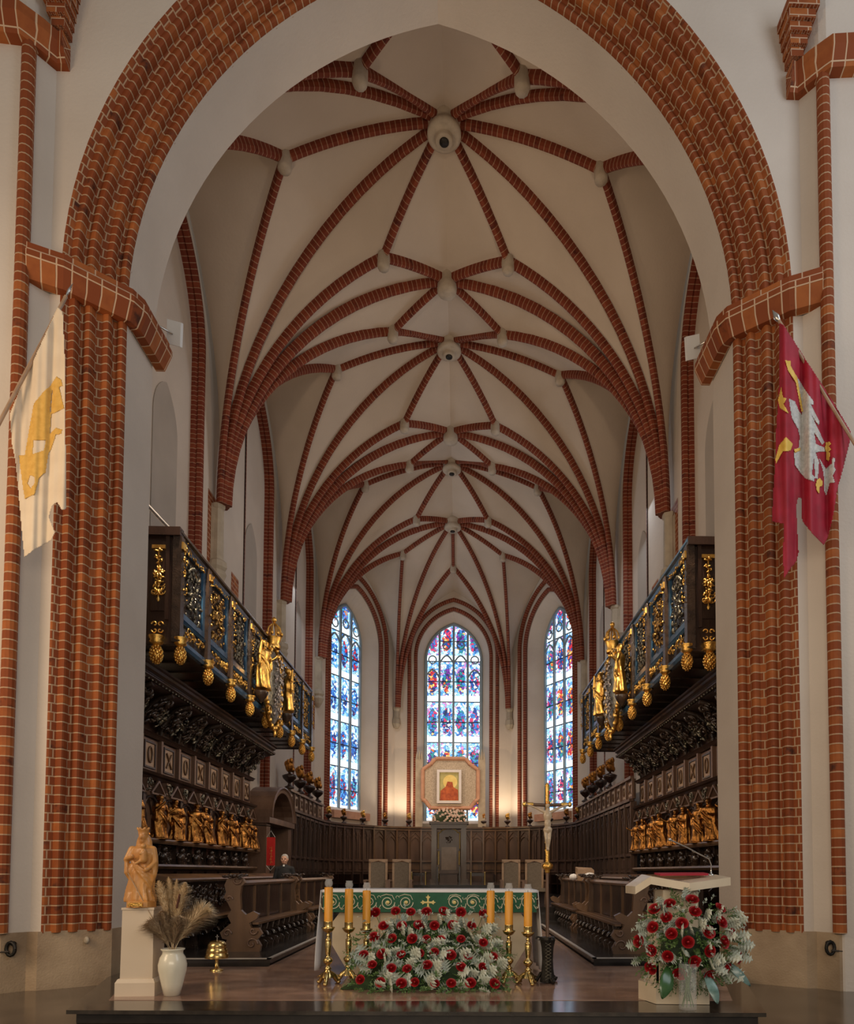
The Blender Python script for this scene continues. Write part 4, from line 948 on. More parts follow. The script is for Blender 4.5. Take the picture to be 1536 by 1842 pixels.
# ---- altar bell -------------------------------------------------------
bx,by=at(390,1725,'y',10.0).x,10.0
t=thing('altar_bell','tiered brass gong bell with a small cross on a stone base, left of the altar','bell',(bx,by,.152))
mb=MB(); mb.lathe([(.16,.33),(.165,.345),(.15,.40),(.145,.405),(.150,.41),(.14,.46),(.125,.475),(.13,.48),(.125,.52),(.10,.56),(.05,.575),(.012,.58)],(bx,by,0),30); mb.build('bell_dome','brass',parent=t)
mb=MB(); mb.lathe([(.09,.152),(.09,.17),(.03,.19),(.022,.33),(.05,.35)],(bx,by,0),20); mb.build('stand','brass',parent=t)
mb=MB(); mb.box(bx-.005,bx+.005,by-.004,by+.004,.575,.66); mb.box(bx-.022,bx+.022,by-.004,by+.004,.625,.635); mb.build('cross','silver',parent=t)

# ---- processional crucifix --------------------------------------------
cx,cy=1.52,8.85
t=thing('processional_crucifix','gilded processional crucifix on a brown pole beside the right end of the altar','crucifix',(cx,cy,.70))
mb=MB(); mb.lathe([(.022,.60),(.020,1.62)],(cx,cy,0),12); mb.build('pole','wood_panel',parent=t)
mb=MB(); mb.lathe([(.02,1.54),(.035,1.56),(.03,1.58),(.062,1.60),(.070,1.63),(.060,1.66),(.03,1.68),(.028,1.69)],(cx,cy,0),16,flute=.08,fn=5); mb.build('knop','gold',parent=t)
mb=MB(); mb.tube([(cx,cy,1.68),(cx,cy,2.2),(cx,cy,2.67)],.028,8)
rnd=random.Random(7)
for k in range(30): z=1.70+k*.033; a=rnd.uniform(0,6.3); mb.ell((cx+.026*math.cos(a),cy+.026*math.sin(a),z),(.010,.010,.014),6,5)
mb.ell((cx,cy,2.68),(.022,.022,.02)); mb.build('upright','gold',parent=t)
mb=MB(); mb.tube([(cx-.29,cy,2.42),(cx,cy,2.41),(cx+.29,cy,2.42)],.022,8); mb.build('crossbeam','wood_brown',parent=t)
mb=MB()
for s_ in (-1,1): mb.ell((cx+s_*.29,cy,2.42),(.03,.025,.035),10,6); mb.tube([(cx+s_*.18,cy,2.42),(cx+s_*.26,cy,2.42)],.026,8)
mb.build('beam_finial','gold',parent=t)
mb=MB(); c_=Vector((cx,cy-.045,0))
mb.ell(c_+Vector((0,0,2.40)),(.030,.034,.042),12,8); mb.cap_tube([c_+Vector((0,0,2.37)),c_+Vector((0,0,2.32))],[.018,.03]); 
mb.ell(c_+Vector((0,0,2.27)),(.058,.035,.075),14,10); mb.ell(c_+Vector((0,0,2.17)),(.046,.034,.07),12,8); mb.ell(c_+Vector((0,0,2.09)),(.060,.042,.05),12,8)
for s_ in (-1,1):
    mb.cap_tube([c_+Vector((s_*.045,0,2.32)),c_+Vector((s_*.14,.01,2.37)),c_+Vector((s_*.25,.02,2.41))],[.022,.016,.011],8)
    mb.cap_tube([c_+Vector((s_*.026,0,2.08)),c_+Vector((s_*.020,-.015,1.97)),c_+Vector((s_*.008,.0,1.86))],[.028,.022,.014],8); mb.ell(c_+Vector((s_*.01,-.01,1.84)),(.013,.022,.018))
    mb.ell(c_+Vector((s_*.265,.015,2.415)),(.018,.01,.012))
bake(mb.build('corpus','corpus_ivory',parent=t),.0065,1)
mb=MB(); mb.lathe([(.032,2.42),(.036,2.44),(.030,2.455)],(cx,cy-.045,0),12); mb.build('crown','gold_dark',parent=t)
t=thing('crucifix_stand','dark wrought metal foot holding the processional crucifix','stand',(cx,cy,.152))
mb=MB(); P=[]
for z,r in ((.165,.11),(.30,.085),(.45,.075),(.60,.085),(.70,.11),(.73,.10)):
    P.append([Vector((cx+r*math.cos(a*PI/3+.5),cy+r*math.sin(a*PI/3+.5),z)) for a in range(6)])
mb.grid(P,smooth=False,closev=True)
for row,rev in ((P[0],True),(P[-1],False)): k=mb.av(row); mb.face(range(k,k+6) if not rev else range(k+5,k-1,-1))
for k in range(3):
    a=k*2*PI/3-PI/2+.3; d=Vector((math.cos(a),math.sin(a),0)); curl(mb,Vector((cx,cy,.205))+d*.15,d,(0,0,1),.05,-6,.016,14)
    mb.tube([Vector((cx,cy,.28))+d*.08,Vector((cx,cy,.19))+d*.13,Vector((cx,cy,.172))+d*.19],[.02,.02,.014],8)
    curl(mb,Vector((cx,cy,.70))+d*.11,d,(0,0,1),.035,5,.012)
mb.build('tapered_foot','iron',parent=t)
mb=MB()
for s_ in (-1,1): mb.tube([(cx+s_*.035*(1 if k%2 else -1)*1.0,cy-.088-.006*abs(k-6)/6,.20+k*.042) for k in range(12)],.005,5)
mb.build('zigzag_band','pewter',parent=t)
# ================================================================ CHOIR STALLS
def xf(sx): return lambda x,y,z: (sx*x,y,z)
def frame_(mb,sx,X,y0,y1,z0,z1,b,d):
    """raised rectangular frame on the plane |x|=X, standing out by d towards the aisle"""
    for a0,a1,c0,c1 in ((y0,y1,z0,z0+b),(y0,y1,z1-b,z1),(y0,y0+b,z0+b,z1-b),(y1-b,y1,z0+b,z1-b)): mb.box(*sorted((sx*X,sx*(X-d))),a0,a1,c0,c1)
def mould(mb,sx,X,y0,y1,z,prof):
    """horizontal moulding along y; prof [(out,up)]"""
    pts=[(sx*X,y0,z),(sx*X,y1,z)]; mb.sweep(pts,[Vector((-sx,0,0))]*2,[Vector((0,0,1))]*2,prof)
gold_fig=[]
def proto_fig(seed,arms,mt,name,sc,lean=0,folds=8):
    mb=MB(Matrix.Scale(sc,4)); robed(mb,seed,arms,folds,lean=lean); mb.lathe([(.2,-.03),(.2,0),(.17,.01)],(0,0,0),14)
    o=bake(mb.build(name,mt),.0095,1); return o
FIG=[proto_fig(s_,a,'gold_dark','gilded_figure',.80,l,f) for s_,a,l,f in ((1,((-.20,-.05,.66),(-.30,-.14,.74)),.10,9),(2,((-.15,-.05,.62),(-.03,-.15,.64)),-.05,8),(8,((-.18,-.05,.62),(-.12,-.18,.80)),.04,7),(4,((-.16,-.08,.58),(-.10,-.18,.50)),-.12,10))]
def stalls(sx,y0,y1,figs):
    side='left' if sx<0 else 'right'
    t=thing('choir_stalls','tall dark carved choir stalls with panelled back and canopy along the %s choir wall'%side,'choir stalls',(sx*5.4,(y0+y1)/2,.24))
    mb=MB(); mb.box(*sorted((sx*5.62,sx*5.80)),y0,y1,.24,4.85); mb.build('back','wood_panel',parent=t)
    mb=MB(); mb.box(*sorted((sx*5.3,sx*5.62)),y0,y1,2.08,2.16); mould(mb,sx,5.3,y0,y1,2.08,[(-.02,0),(.02,.02),(.03,.06),(.02,.09),(-.02,.09)]); mb.build('statue_ledge','wood_brown',parent=t)
    mb=MB(); mould(mb,sx,5.55,y0,y1,3.30,[(-.08,0),(.06,0),(.10,.06),(.16,.08),(.18,.13),(.12,.15),(-.08,.15)]); mb.build('upper_rail','wood_dark',parent=t)
    mb=MB(); mould(mb,sx,5.55,y0,y1,4.12,[(-.08,0),(.05,0),(.08,.05),(.12,.07),(-.08,.09)]); mb.build('frieze_rail','wood_dark',parent=t)
    mb=MB(); mould(mb,sx,5.5,y0,y1,1.60,[(-.1,0),(.12,0),(.16,.05),(.14,.09),(-.1,.09)]); mb.build('lower_rail','wood_brown',parent=t)
    P=.86; n=int((y1-y0)/P+.2); P=(y1-y0)/n
    for i in range(n):
        a=y0+i*P; c=a+P/2
        # square panels with oval or crossed inlay
        mb=MB(); mb.box(*sorted((sx*5.62,sx*5.57)),a+.05,a+P-.05,3.47,4.11); mb.box(*sorted((sx*5.62,sx*5.50)),a-.045,a+.045,3.45,4.15); 
        f=mb.build('upper_panel','wood_panel',parent=t)
        mb=MB(); frame_(mb,sx,5.57,c-.24,c+.24,3.53,4.05,.035,.03); mb.build('panel_frame','wood_dark',parent=f)
        mb=MB(); mb.box(*sorted((sx*5.57,sx*5.56)),c-.2,c+.2,3.57,4.01); mb.build('inlay','wood_inlay',parent=f)
        mb=MB()
        if (i%2)==(0 if sx<0 else 1): mb.tube([(sx*5.545,c+.085*math.cos(q*PI/8),3.79+.15*math.sin(q*PI/8)) for q in range(17)],.018,6)
        else:
            for s_ in (-1,1): mb.tube([(sx*5.545,c+s_*.12,3.64),(sx*5.545,c-s_*.12,3.94)],.018,6)
        mb.build('inlay_relief','wood_brown',parent=f)
        # pediment over each niche
        mb=MB(); T=X3((0,1,0),(0,0,1),(-sx,0,0),(sx*5.40,c,0))
        for s_ in (-1,1): mb.tube([(sx*5.38,c+s_*.30,3.02),(sx*5.38,c,3.27)],.028,4)
        mb.tube([(sx*5.38,c-.30,3.02),(sx*5.38,c+.30,3.02)],.024,4); mb.box(*sorted((sx*5.60,sx*5.36)),c+.34,c+.50,3.05,3.28) if i<n-1 else None
        mb.build('pediment','wood_panel',parent=t)
        mb=MB(); foliage(mb,(sx*5.38,a,3.15),(0,1,0),(0,0,1),(-sx,0,0),.22,.2,10,.05,i,.05,2); mb.build('pediment_ornament','pewter',parent=t)
        # niche posts and arch
        mb=MB(); mb.box(*sorted((sx*5.62,sx*5.44)),a-.06,a+.06,2.16,3.05); 
        mb.tube([(sx*5.52,c+.30*math.cos(q*PI/10),2.72+.26*math.sin(q*PI/10)) for q in range(11)],.035,6); mb.build('niche_post','wood_dark',parent=t)
        # dwarf term figures and lower panel
        mb=MB(); mb.box(*sorted((sx*5.62,sx*5.52)),a-.05,a+.05,1.69,2.08); mb.ell((sx*5.42,a,1.98),(.06,.06,.075),10,8); mb.ell((sx*5.44,a,1.84),(.08,.10,.10),10,8); mb.lathe([(.03,1.66),(.06,1.70),(.075,1.8),(.06,1.9)],(sx*5.45,a,0),10)
        for s_ in (-1,1): curl(mb,(sx*5.44,a+s_*.14,1.86),(0,s_,0),(0,0,1),.08,5,.022)
        mb.build('carved_term','wood_black',parent=t)
        mb=MB(); foliage(mb,(sx*5.56,c,1.87),(0,1,0),(0,0,1),(-sx,0,0),.40,.26,26,.055,50+i,.05,4); mb.build('carved_panel','wood_black',parent=t)
        # seat and divider below
        mb=MB(); mb.box(*sorted((sx*4.95,sx*5.5)),a+.06,a+P-.06,.66,.72); mb.box(*sorted((sx*5.55,sx*5.62)),a+.08,a+P-.08,.72,1.55); mb.build('seat','wood_dark',parent=t)
        mb=MB(); T=X3((sx,0,0),(0,0,1),(0,1,0),(0,a-.03,0)); mb.prism([(5.6,.24),(5.15,.24),(5.2,.5),(4.92,.72),(4.98,.95),(5.15,1.0),(5.10,1.2),(5.3,1.38),(5.6,1.42)],T,.06); mb.build('divider','wood_black',parent=t)
        # canopy scroll bracket with leaves
        mb=MB(); path=[(5.54,4.22),(5.50,4.42),(5.38,4.62),(5.18,4.76),(4.96,4.82)]
        mb.tube([(sx*x,a,z) for x,z in path],[.05,.07,.075,.07,.05],8); curl(mb,(sx*5.02,a,4.70),(sx,0,0),(0,0,1),.09,-6,.03); curl(mb,(sx*5.46,a,4.32),(-sx,0,0),(0,0,1),.08,5,.028)
        foliage(mb,(sx*5.28,a,4.58),(sx*.75,0,-.66),(0,1,0),(-sx*.66,0,-.75),.55,.34,34,.075,90+i+(sx>0)*40,.12,5); mb.build('canopy_bracket','wood_black',parent=t)
        mb=MB(); foliage(mb,(sx*5.40,c,4.52),(sx*.55,0,-.83),(0,1,0),(-sx*.83,0,-.55),.42,.5,22,.07,190+i,.06,4); mb.build('canopy_relief','pewter',parent=t)
    mb=MB(); rows=[[Vector((sx*x,y,z)) for x,z in ((5.62,4.20),(5.58,4.4),(5.46,4.62),(5.22,4.80),(4.9,4.88),(4.88,4.93),(5.7,4.95))] for y in (y0,y1)]; mb.grid(rows)
    for row in rows: k=mb.av(row); mb.face(range(k,k+len(row)))
    mb.build('canopy_cove','wood_dark',parent=t)
    mb=MB(); mould(mb,sx,4.95,y0-.1,y1-.2,4.86,[(-.85,0),(.0,0),(.04,.03),(.05,.09),(.12,.12),(.12,.17),(.16,.19),(.16,.23),(-.85,.23)]); mb.build('canopy_cornice','wood_dark',parent=t)
    mb=MB()
    k=y0
    while k<y1-.2: mb.ell((sx*4.90,k,4.84),(.022,.022,.022),6,4); k+=.14
    o=mb.build('bead_row','pewter',parent=t,kind='stuff')
    # gilded figures standing on the ledge
    names=figs
    for i in range(len(figs)):
        y=y0+P*(i+.5)+(.0 if sx<0 else 0)
        if y>y1-.2: break
        g=FIG[(i*3+(1 if sx>0 else 0))%4]; o=bpy.data.objects.new('gilded_statue',g.data); COL.objects.link(o); o.location=(sx*5.36,y,2.185); o.rotation_euler=(0,0,(PI/2 if sx>0 else -PI/2)*-1+ (.5*sx)+random.Random(i).uniform(-.3,.3)); o.scale=(1.25,1.25,1.04)
        tag(o,figs[i],'statue','gilded apostle figures in the %s stalls'%side)
    return t
ordn=['nearest the arch pier','second','third','fourth','fifth','sixth','seventh','eighth','ninth','tenth']
stalls(-1,11.3,19.9,['gilded wooden robed statue on the left stall ledge, '+('%s from the pier'%o_ if i else o_) for i,o_ in enumerate(ordn)])
stalls(1,11.3,19.9,['gilded wooden robed statue on the right stall ledge, '+('%s from the pier'%o_ if i else o_) for i,o_ in enumerate(ordn)])
for o in FIG: bpy.data.objects.remove(o)
# front desks of the stalls, then the benches before them
def desk(sx,y0,y1,lab):
    t=thing('stall_desk',lab,'desk',(sx*4.3,(y0+y1)/2,.24))
    mb=MB(); mb.box(*sorted((sx*4.28,sx*4.36)),y0,y1,.24,1.36); mb.build('front_panel','wood_dark',parent=t)
    mb=MB(); mould(mb,sx,4.2,y0,y1,1.38,[(-.34,.06),(.03,.0),(.06,.03),(.03,.06),(-.34,.13)]); mb.build('desk_top','wood_brown',parent=t)
    mb=MB(); mb.box(*sorted((sx*3.92,sx*4.28)),y0,y1,.70,.75); mb.build('seat_board','wood_brown',parent=t)
    n=int((y1-y0)/.6)
    for i in range(n):
        c=y0+(i+.5)*(y1-y0)/n; mb=MB(); foliage(mb,(sx*4.27,c,1.08),(0,1,0),(0,0,1),(-sx,0,0),.5,.42,26,.055,300+i,.04,6); mb.build('carved_relief','wood_black',parent=t)
        mb=MB(); T=X3((sx,0,0),(0,0,1),(0,1,0),(0,c-.03,0)); mb.prism([(4.27,.24),(4.05,.24),(4.1,.45),(3.95,.62),(3.95,.70),(4.27,.70)],T,.06); curl(mb,(sx*4.0,c,.50),(-sx,0,0),(0,0,1),.08,5,.025); mb.build('seat_bracket','wood_black',parent=t)
desk(-1,11.2,19.6,'dark carved stall desk with a long sloping top in front of the left stalls'); desk(1,11.2,19.6,'dark carved stall desk with a long sloping top in front of the right stalls')
END=[(.04,0),(.64,0),(.66,.10),(.60,.20),(.68,.30),(.62,.40),(.50,.40),(.46,.48),(.58,.55),(.62,.63),(.52,.68),(.40,.62),(.32,.70),(.30,.95),(.32,1.10),(.38,1.16),(.34,1.24),(.20,1.27),(.08,1.22),(.04,1.12),(.07,1.0),(.03,.92),(.10,.82),(.16,.70),(.10,.60),(.16,.48),(.06,.40),(-.02,.32),(.02,.22),(.10,.20),(.06,.12)]
def bench(sx,y0,y1,lab,xb=3.50,z0=.24,group='carved benches before the stalls'):
    t=thing('choir_bench',lab,'bench',(sx*xb,(y0+y1)/2,z0),group)
    for y in (y0,y1-.09):
        mb=MB(); T=X3((-sx,0,0),(0,0,1),(0,1,0),(sx*xb,y,z0)); mb.prism([(a*.98,b*.97) for a,b in END],T,.09); e=mb.build('bench_end','wood_brown',parent=t,label='carved scroll shaped bench end')
        for (a,b,r,tu,dr) in ((.50,.13,.10,7,1),(.52,.34,.07,6,-1),(.10,.30,.07,6,1),(.24,1.17,.08,6,-1),(.12,.86,.06,5,1)):
            mb=MB(); curl(mb,(sx*(xb-a),y-.01,z0+b),(-sx,0,0),(0,0,1),r,tu,.018,14,dr); mb.build('scroll_carving','wood_panel',parent=e)
    mb=MB(); mb.box(*sorted((sx*(xb-.17),sx*(xb-.22))),y0+.08,y1-.08,z0+.45,z0+1.10); mb.build('back_panel','wood_dark',parent=t)
    mb=MB(); mould(mb,sx,xb-.20,y0+.05,y1-.05,z0+1.08,[(-.14,0),(.07,0),(.10,.04),(.06,.08),(-.14,.08)]); mb.build('top_rail','wood_brown',parent=t)
    k=y0+.08; m=max(2,int((y1-y0)/.9))
    for i in range(m+1):
        y=y0+.1+(y1-y0-.2)*i/m; mb=MB(); mb.box(*sorted((sx*(xb-.21),sx*(xb-.25))),y-.04,y+.04,z0+.46,z0+1.08); mb.build('stile','wood_brown',parent=t)
    for j,(a,b) in enumerate(((.25,.35),(.37,.47),(.49,.59))):
        mb=MB(); mb.box(*sorted((sx*(xb-a),sx*(xb-b))),y0+.05,y1-.05,z0+.44,z0+.475); mb.build('seat_slat','wood_brown',parent=t)
    n=int((y1-y0)/.36)
    for i in range(n):
        y=y0+(i+.7)*(y1-y0)/n; mb=MB(); T=X3((-sx,0,0),(0,0,1),(0,1,0),(sx*xb,y-.025,z0)); mb.prism([(.18,.0),(.56,.0),(.58,.1),(.42,.16),(.40,.25),(.56,.32),(.58,.43),(.18,.43)],T,.05)
        curl(mb,(sx*(xb-.50),y,z0+.22),(-sx,0,0),(0,0,1),.085,6,.03); curl(mb,(sx*(xb-.50),y,z0+.09),(-sx,0,0),(0,0,1),.05,5,.02); mb.build('seat_bracket','wood_black',parent=t)
    mb=MB()
    for y in (y0+.05,y1-.05): foliage(mb,(sx*(xb-.2),y,z0+1.20),(sx,0,0),(0,1,0),(0,0,1),.4,.5,26,.05,int(y*9),.06,3)
    mb.build('crest_carving','wood_black',parent=t)
    return t
G=None
bench(-1,11.56,15.4,'carved dark oak bench with a scrolled end, nearest on the left of the choir',group=G); bench(-1,15.7,19.6,'carved dark oak bench on the left, behind the nearest bench',group=G)
bench(1,11.15,15.1,'carved dark oak bench with a scrolled end, nearest on the right of the choir',group=G); bench(1,15.4,19.3,'carved dark oak bench on the right, behind the nearest bench',group=G)
# ---- doorway in the left wall
D=thing('door_1','dark wooden doorway with a round arched hood in the left choir wall','door',(-5.5,21.4,.24),kind='structure')
mb=MB(); 
for y in (20.25,22.75): mb.box(-5.82,-5.15,y-.2,y+.2,.24,2.95)
mb.box(-5.82,-5.05,20.0,23.0,2.95,3.12); mb.build('door_jamb','wood_panel',parent=D)
mb=MB(); T=X3((0,1,0),(0,0,1),(1,0,0),(-5.82,21.5,0))
rows=[[Vector((x,21.5+r*math.cos(a*PI/14),3.12+r*.72*math.sin(a*PI/14))) for a in range(15)] for x,r in ((-5.8,1.42),(-5.0,1.42),(-4.98,1.36),(-5.02,1.28),(-5.04,1.16),(-5.3,1.12),(-5.75,1.12))]; mb.grid(rows,smooth=False); mb.build('arched_hood','wood_panel',parent=D)
mb=MB(); mb.prism([(math.cos(a*PI/14)*1.15,3.1+.85*math.sin(a*PI/14)) for a in range(15)],X3((0,1,0),(0,0,1),(1,0,0),(-5.8,21.5,0)),.1); mb.box(-5.8,-5.68,20.45,22.55,.24,2.95); mb.build('door_leaf','wood_black',parent=D)
# ---- panelled stalls continuing to and around the apse
def far_path(sx):
    pts=[Vector((sx*5.42,y,0)) for y in ([19.95+.76*i for i in range(12)] if sx>0 else [23.6+.77*i for i in range(7)])]
    for i in range(1,13): a=i/12*PI/2; pts.append(Vector((sx*(.9+4.52*math.cos(a)),28.6+4.7*math.sin(a),0)))
    pts.append(Vector((0,33.3,0)))
    return pts
for sx in (1,-1):
    pts=far_path(sx); side='right' if sx>0 else 'left'
    t=thing('apse_stalls','dark gothic panelled stalls curving round the %s half of the apse'%side,'choir stalls',(sx*5.0,26,.62))
    for i in range(len(pts)-1):
        a,b=pts[i],pts[i+1]; d=(b-a).normalized(); L=(b-a).length; nin=Vector((-d.y,d.x,0)); 
        if nin.dot(Vector((0,28,0))-a)<0: nin=-nin
        M=Matrix((( d.x,nin.x,0,a.x),(d.y,nin.y,0,a.y),(0,0,1,0),(0,0,0,1)))
        mb=MB(M); mb.box(0,L,-.09,0,.2,3.62); p=mb.build('stall_panel','wood_apse',parent=t)
        mb=MB(M)
        for z in (2.02,3.50): mb.box(0,L,0,.08,z,z+.08)
        mb.box(0,L,0,.13,3.62,3.70); mb.box(-.035,.035,0,.10,.62,3.6); mb.box(0,L,0,.05,1.55,1.60)
        for k in range(2 if L>.6 else 1):
            m_=2 if L>.6 else 1; u0=L*k/m_+.05; u1=L*(k+1)/m_-.03; c=(u0+u1)/2; w_=(u1-u0)/2-.02
            mb.tube([(c-w_,.03,2.15),(c-w_,.03,2.95),(c-w_*.6,.03,3.12),(c,.03,3.22),(c+w_*.6,.03,3.12),(c+w_,.03,2.95),(c+w_,.03,2.15)],.018,5)
            mb.tube([(c-w_,.03,3.18),(c,.03,3.44),(c+w_,.03,3.18)],.018,5)
            mb.box(c-w_,c+w_,0,.02,1.66,1.92)
        mb.build('panel_moulding','wood_brown' if abs(a.x)<3.8 else 'wood_apse',parent=p)
        mb=MB(M); mb.box(.06,L-.03,.0,.45,1.02,1.07); mb.box(.0,.05,0,.5,.62,1.45); mb.build('stall_seat','wood_dark',parent=t)
        straight=a.y<28.4
        if straight:
            mb=MB(M); mb.box(0,L,-.07,-.01,3.70,4.28); mb.box(-.03,.03,-.02,.05,3.7,4.30); mb.box(0,L,-.02,.09,4.28,4.36); q=mb.build('upper_panel','wood_panel',parent=t)
            mb=MB(M); c=L/2; mb.box(c-.18,c+.18,-.01,.005,3.79,4.2); mb.build('inlay','wood_inlay',parent=q)
            mb=MB(M)
            if i%2: mb.tube([(c+.08*math.cos(k*PI/8),.015,4.0+.13*math.sin(k*PI/8)) for k in range(17)],.016,5)
            else:
                for s_ in (-1,1): mb.tube([(c+s_*.11,.015,3.87),(c-s_*.11,.015,4.13)],.016,5)
            mb.build('inlay_relief','wood_brown',parent=q)
        # flaming urn finials
        if (straight and i%2==0 and (i>=len([p_ for p_ in pts if p_.y<28.4])-(7 if sx<0 else 8))) or (not straight and i%2==0 and i<len(pts)-2):
            z=4.36 if straight else 3.70; c=a+nin*.03; s_=1.55 if straight else 1.0
            mb=MB(Matrix.Translation((c.x,c.y,z))@Matrix.Scale(s_,4)); mb.lathe([(.10,0),(.11,.03),(.04,.07),(.03,.12),(.07,.15),(.14,.22),(.16,.28),(.10,.31),(.03,.33),(.03,.37)],(0,0,0),14)
            f=mb.build('urn_finial','wood_dark',parent=t)
            mb=MB(Matrix.Translation((c.x,c.y,z))@Matrix.Scale(s_,4)); mb.ell((0,0,.50),(.10,.10,.15),10,8)
            for k in range(7): a_=k*.9; mb.ell((.07*math.cos(a_),.07*math.sin(a_),.42+.03*k),(.05,.05,.07),6,5)
            mb.build('gilded_flame','gold_dark' if (straight or i%4) else 'gold',parent=f)
# ---- presider's chair, armchairs, stools
t=thing('throne','tall wooden throne with gilded trim at the centre of the apse','throne',(0,24,1.12))
mb=MB(); mb.box(-.36,.36,24.25,24.33,1.2,3.0); mb.build('back_panel','wood_panel',parent=t)
for sx in (-1,1):
    mb=MB(); mb.box(*sorted((sx*.42,sx*.60)),23.9,24.35,1.12,3.05); mb.box(*sorted((sx*.40,sx*.66)),23.8,24.38,1.12,1.30); mb.build('side_pillar','wood_brown',parent=t)
    mb=MB(); mb.box(*sorted((sx*.34,sx*.40)),23.45,23.9,1.68,1.74); mb.box(*sorted((sx*.34,sx*.40)),23.45,23.52,1.12,1.68); mb.build('armrest','wood_dark',parent=t)
    mb=MB(); mb.tube([(sx*.355,24.2,1.22),(sx*.355,24.2,1.75)],.026,8); mb.tube([(sx*.36,24.2,1.80),(sx*.36,24.2,2.28)],.032,8); mb.tube([(sx*.375,24.2,2.36),(sx*.375,24.2,2.92)],.022,8); mb.build('gilded_side_trim','gold_lit',parent=t)
mb=MB(); mb.tube([(-.375,24.2,2.92),(-.30,24.2,2.93),(-.26,24.2,3.0),(-.12,24.2,3.06),(0,24.2,3.08),(.12,24.2,3.06),(.26,24.2,3.0),(.30,24.2,2.93),(.375,24.2,2.92)],.022,8); mb.build('gilded_arch_trim','gold_lit',parent=t)
mb=MB(); mb.box(-.62,.62,23.9,24.4,3.05,3.20); mb.box(-.68,.68,23.82,24.42,3.20,3.28); mb.build('cornice','wood_brown',parent=t)
mb=MB(); mb.box(-.33,.33,23.5,24.25,1.50,1.60); mb.box(-.3,.3,23.6,24.2,1.12,1.5); mb.build('seat','wood_panel',parent=t)
mb=MB(); mb.box(-.26,.26,24.22,24.25,1.62,2.42); mb.build('upholstery','wood_inlay',parent=t); mb=MB(); foliage(mb,(0,24.2,2.68),(1,0,0),(0,0,1),(0,-1,0),.2,.2,14,.04,3,.02,3); mb.build('crest','wood_brown',parent=t)
ch=thing('armchair','','armchair',(-1.98,20,.62),'armchairs beside the throne steps')
X,Y,Z=-1.98,20,.62
mb=MB(); mb.box(X-.24,X+.24,Y+.25,Y+.31,Z+.45,Z+1.22); mb.build('backrest','chair_cloth',parent=ch)
mb=MB(); T=X3((1,0,0),(0,0,1),(0,1,0),(X,Y+.235,Z)); 
for q in ([(-.27,.40),(-.21,.40),(-.21,1.24),(-.27,1.24)],[(.21,.40),(.27,.40),(.27,1.24),(.21,1.24)],[(-.27,1.18),(-.12,1.22),(0,1.26),(.12,1.22),(.27,1.18),(.27,1.30),(-.27,1.30)]): mb.prism(q,T,.06)
mb.build('back_frame','wood_inlay',parent=ch)
mb=MB(); mb.box(X-.26,X+.26,Y-.28,Y+.25,Z+.38,Z+.48); mb.build('seat','chair_cloth',parent=ch)
for sx in (-1,1):
    mb=MB(); mb.box(*sorted((X+sx*.27,X+sx*.35)),Y-.28,Y+.28,Z+.66,Z+.71); mb.build('armrest','wood_panel',parent=ch)
    for yy in (-.26,.24): mb=MB(); mb.box(*sorted((X+sx*.28,X+sx*.34)),Y+yy-.03,Y+yy+.03,Z,Z+(.66)); mb.build('leg','wood_panel',parent=ch)
ch['label']='wooden armchair with pale framed back, farthest left of the four'
for x,l in ((-1.30,'second from the left'),(1.88,'second from the right'),(2.56,'farthest right of the four')): dup(ch,(x,20,.62),'wooden armchair with pale framed back, '+l)
for sx in (-1,1):
    t=thing('stool','low dark stool with gilded corner posts %s of the throne'%('left' if sx<0 else 'right'),'stool',(sx*.98-.0,23.3,1.12))
    X=sx*.98; mb=MB(); mb.box(X-.22,X+.22,23.1,23.4,1.42,1.52); mb.build('seat','wood_dark',parent=t)
    for a in (-.23,.23):
        for y in (23.08,23.42): mb=MB(); mb.lathe([(.022,1.12),(.022,1.52),(.03,1.54),(.01,1.56)],(X+a,y,0),8); mb.build('leg','gold_lit' if y<23.2 else 'wood_dark',parent=t)
# ---- image ensemble above the stalls
t=thing('icon_shrine','octagonal stone mosaic panel with rose brown frame before the centre apse window','shrine',(-.12,33.2,3.75))
OC=[(-.95,-1.22),(.95,-1.22),(1.18,-.90),(1.32,-.80),(1.32,.62),(1.18,.72),(.95,.88),(.72,1.16),(-.72,1.16),(-.95,.88),(-1.18,.72),(-1.32,.62),(-1.32,-.80),(-1.18,-.90)]
T=X3((1,0,0),(0,0,1),(0,1,0),(-.10,33.10,5.82))
mb=MB(); mb.prism(OC,T,.12); mb.build('mosaic_panel','mosaic_panel',parent=t)
mb=MB(); 
for i in range(len(OC)):
    a,b=OC[i],OC[(i+1)%len(OC)]; mb.tube([T@Vector((a[0],a[1],0)),T@Vector((b[0],b[1],0))],.10,8)
mb.build('moulded_frame','frame_rose',parent=t)
mb=MB(); mb.box(-1.45,-1.22,33.2,33.3,3.7,7.1); mb.box(1.02,1.25,33.2,33.3,3.7,7.1)
for sx in (-1,1):
    c=-.1+sx*1.5
    mb=MB(); mb.box(c-.17,c+.17,33.15,33.35,3.7,6.95)
    for k in range(3): mb.lathe([(.07,6.95),(.05,7.1),(.008,7.35+.12*(k==1))],(c-.11+.11*k,33.25,0),6,smooth=False)
    mb.build('side_pier','stone',parent=t)
mb=MB(); mb.box(-.72,.56,33.2,33.4,3.7,4.7); mb.build('support','wood_apse',parent=t)
t=thing('painting','small red brown panel painting with a gold background in a white frame','painting',(-.16,32.95,5.62))
mb=MB(); T2=X3((1,0,0),(0,0,1),(0,1,0),(-.16,32.93,5.62))
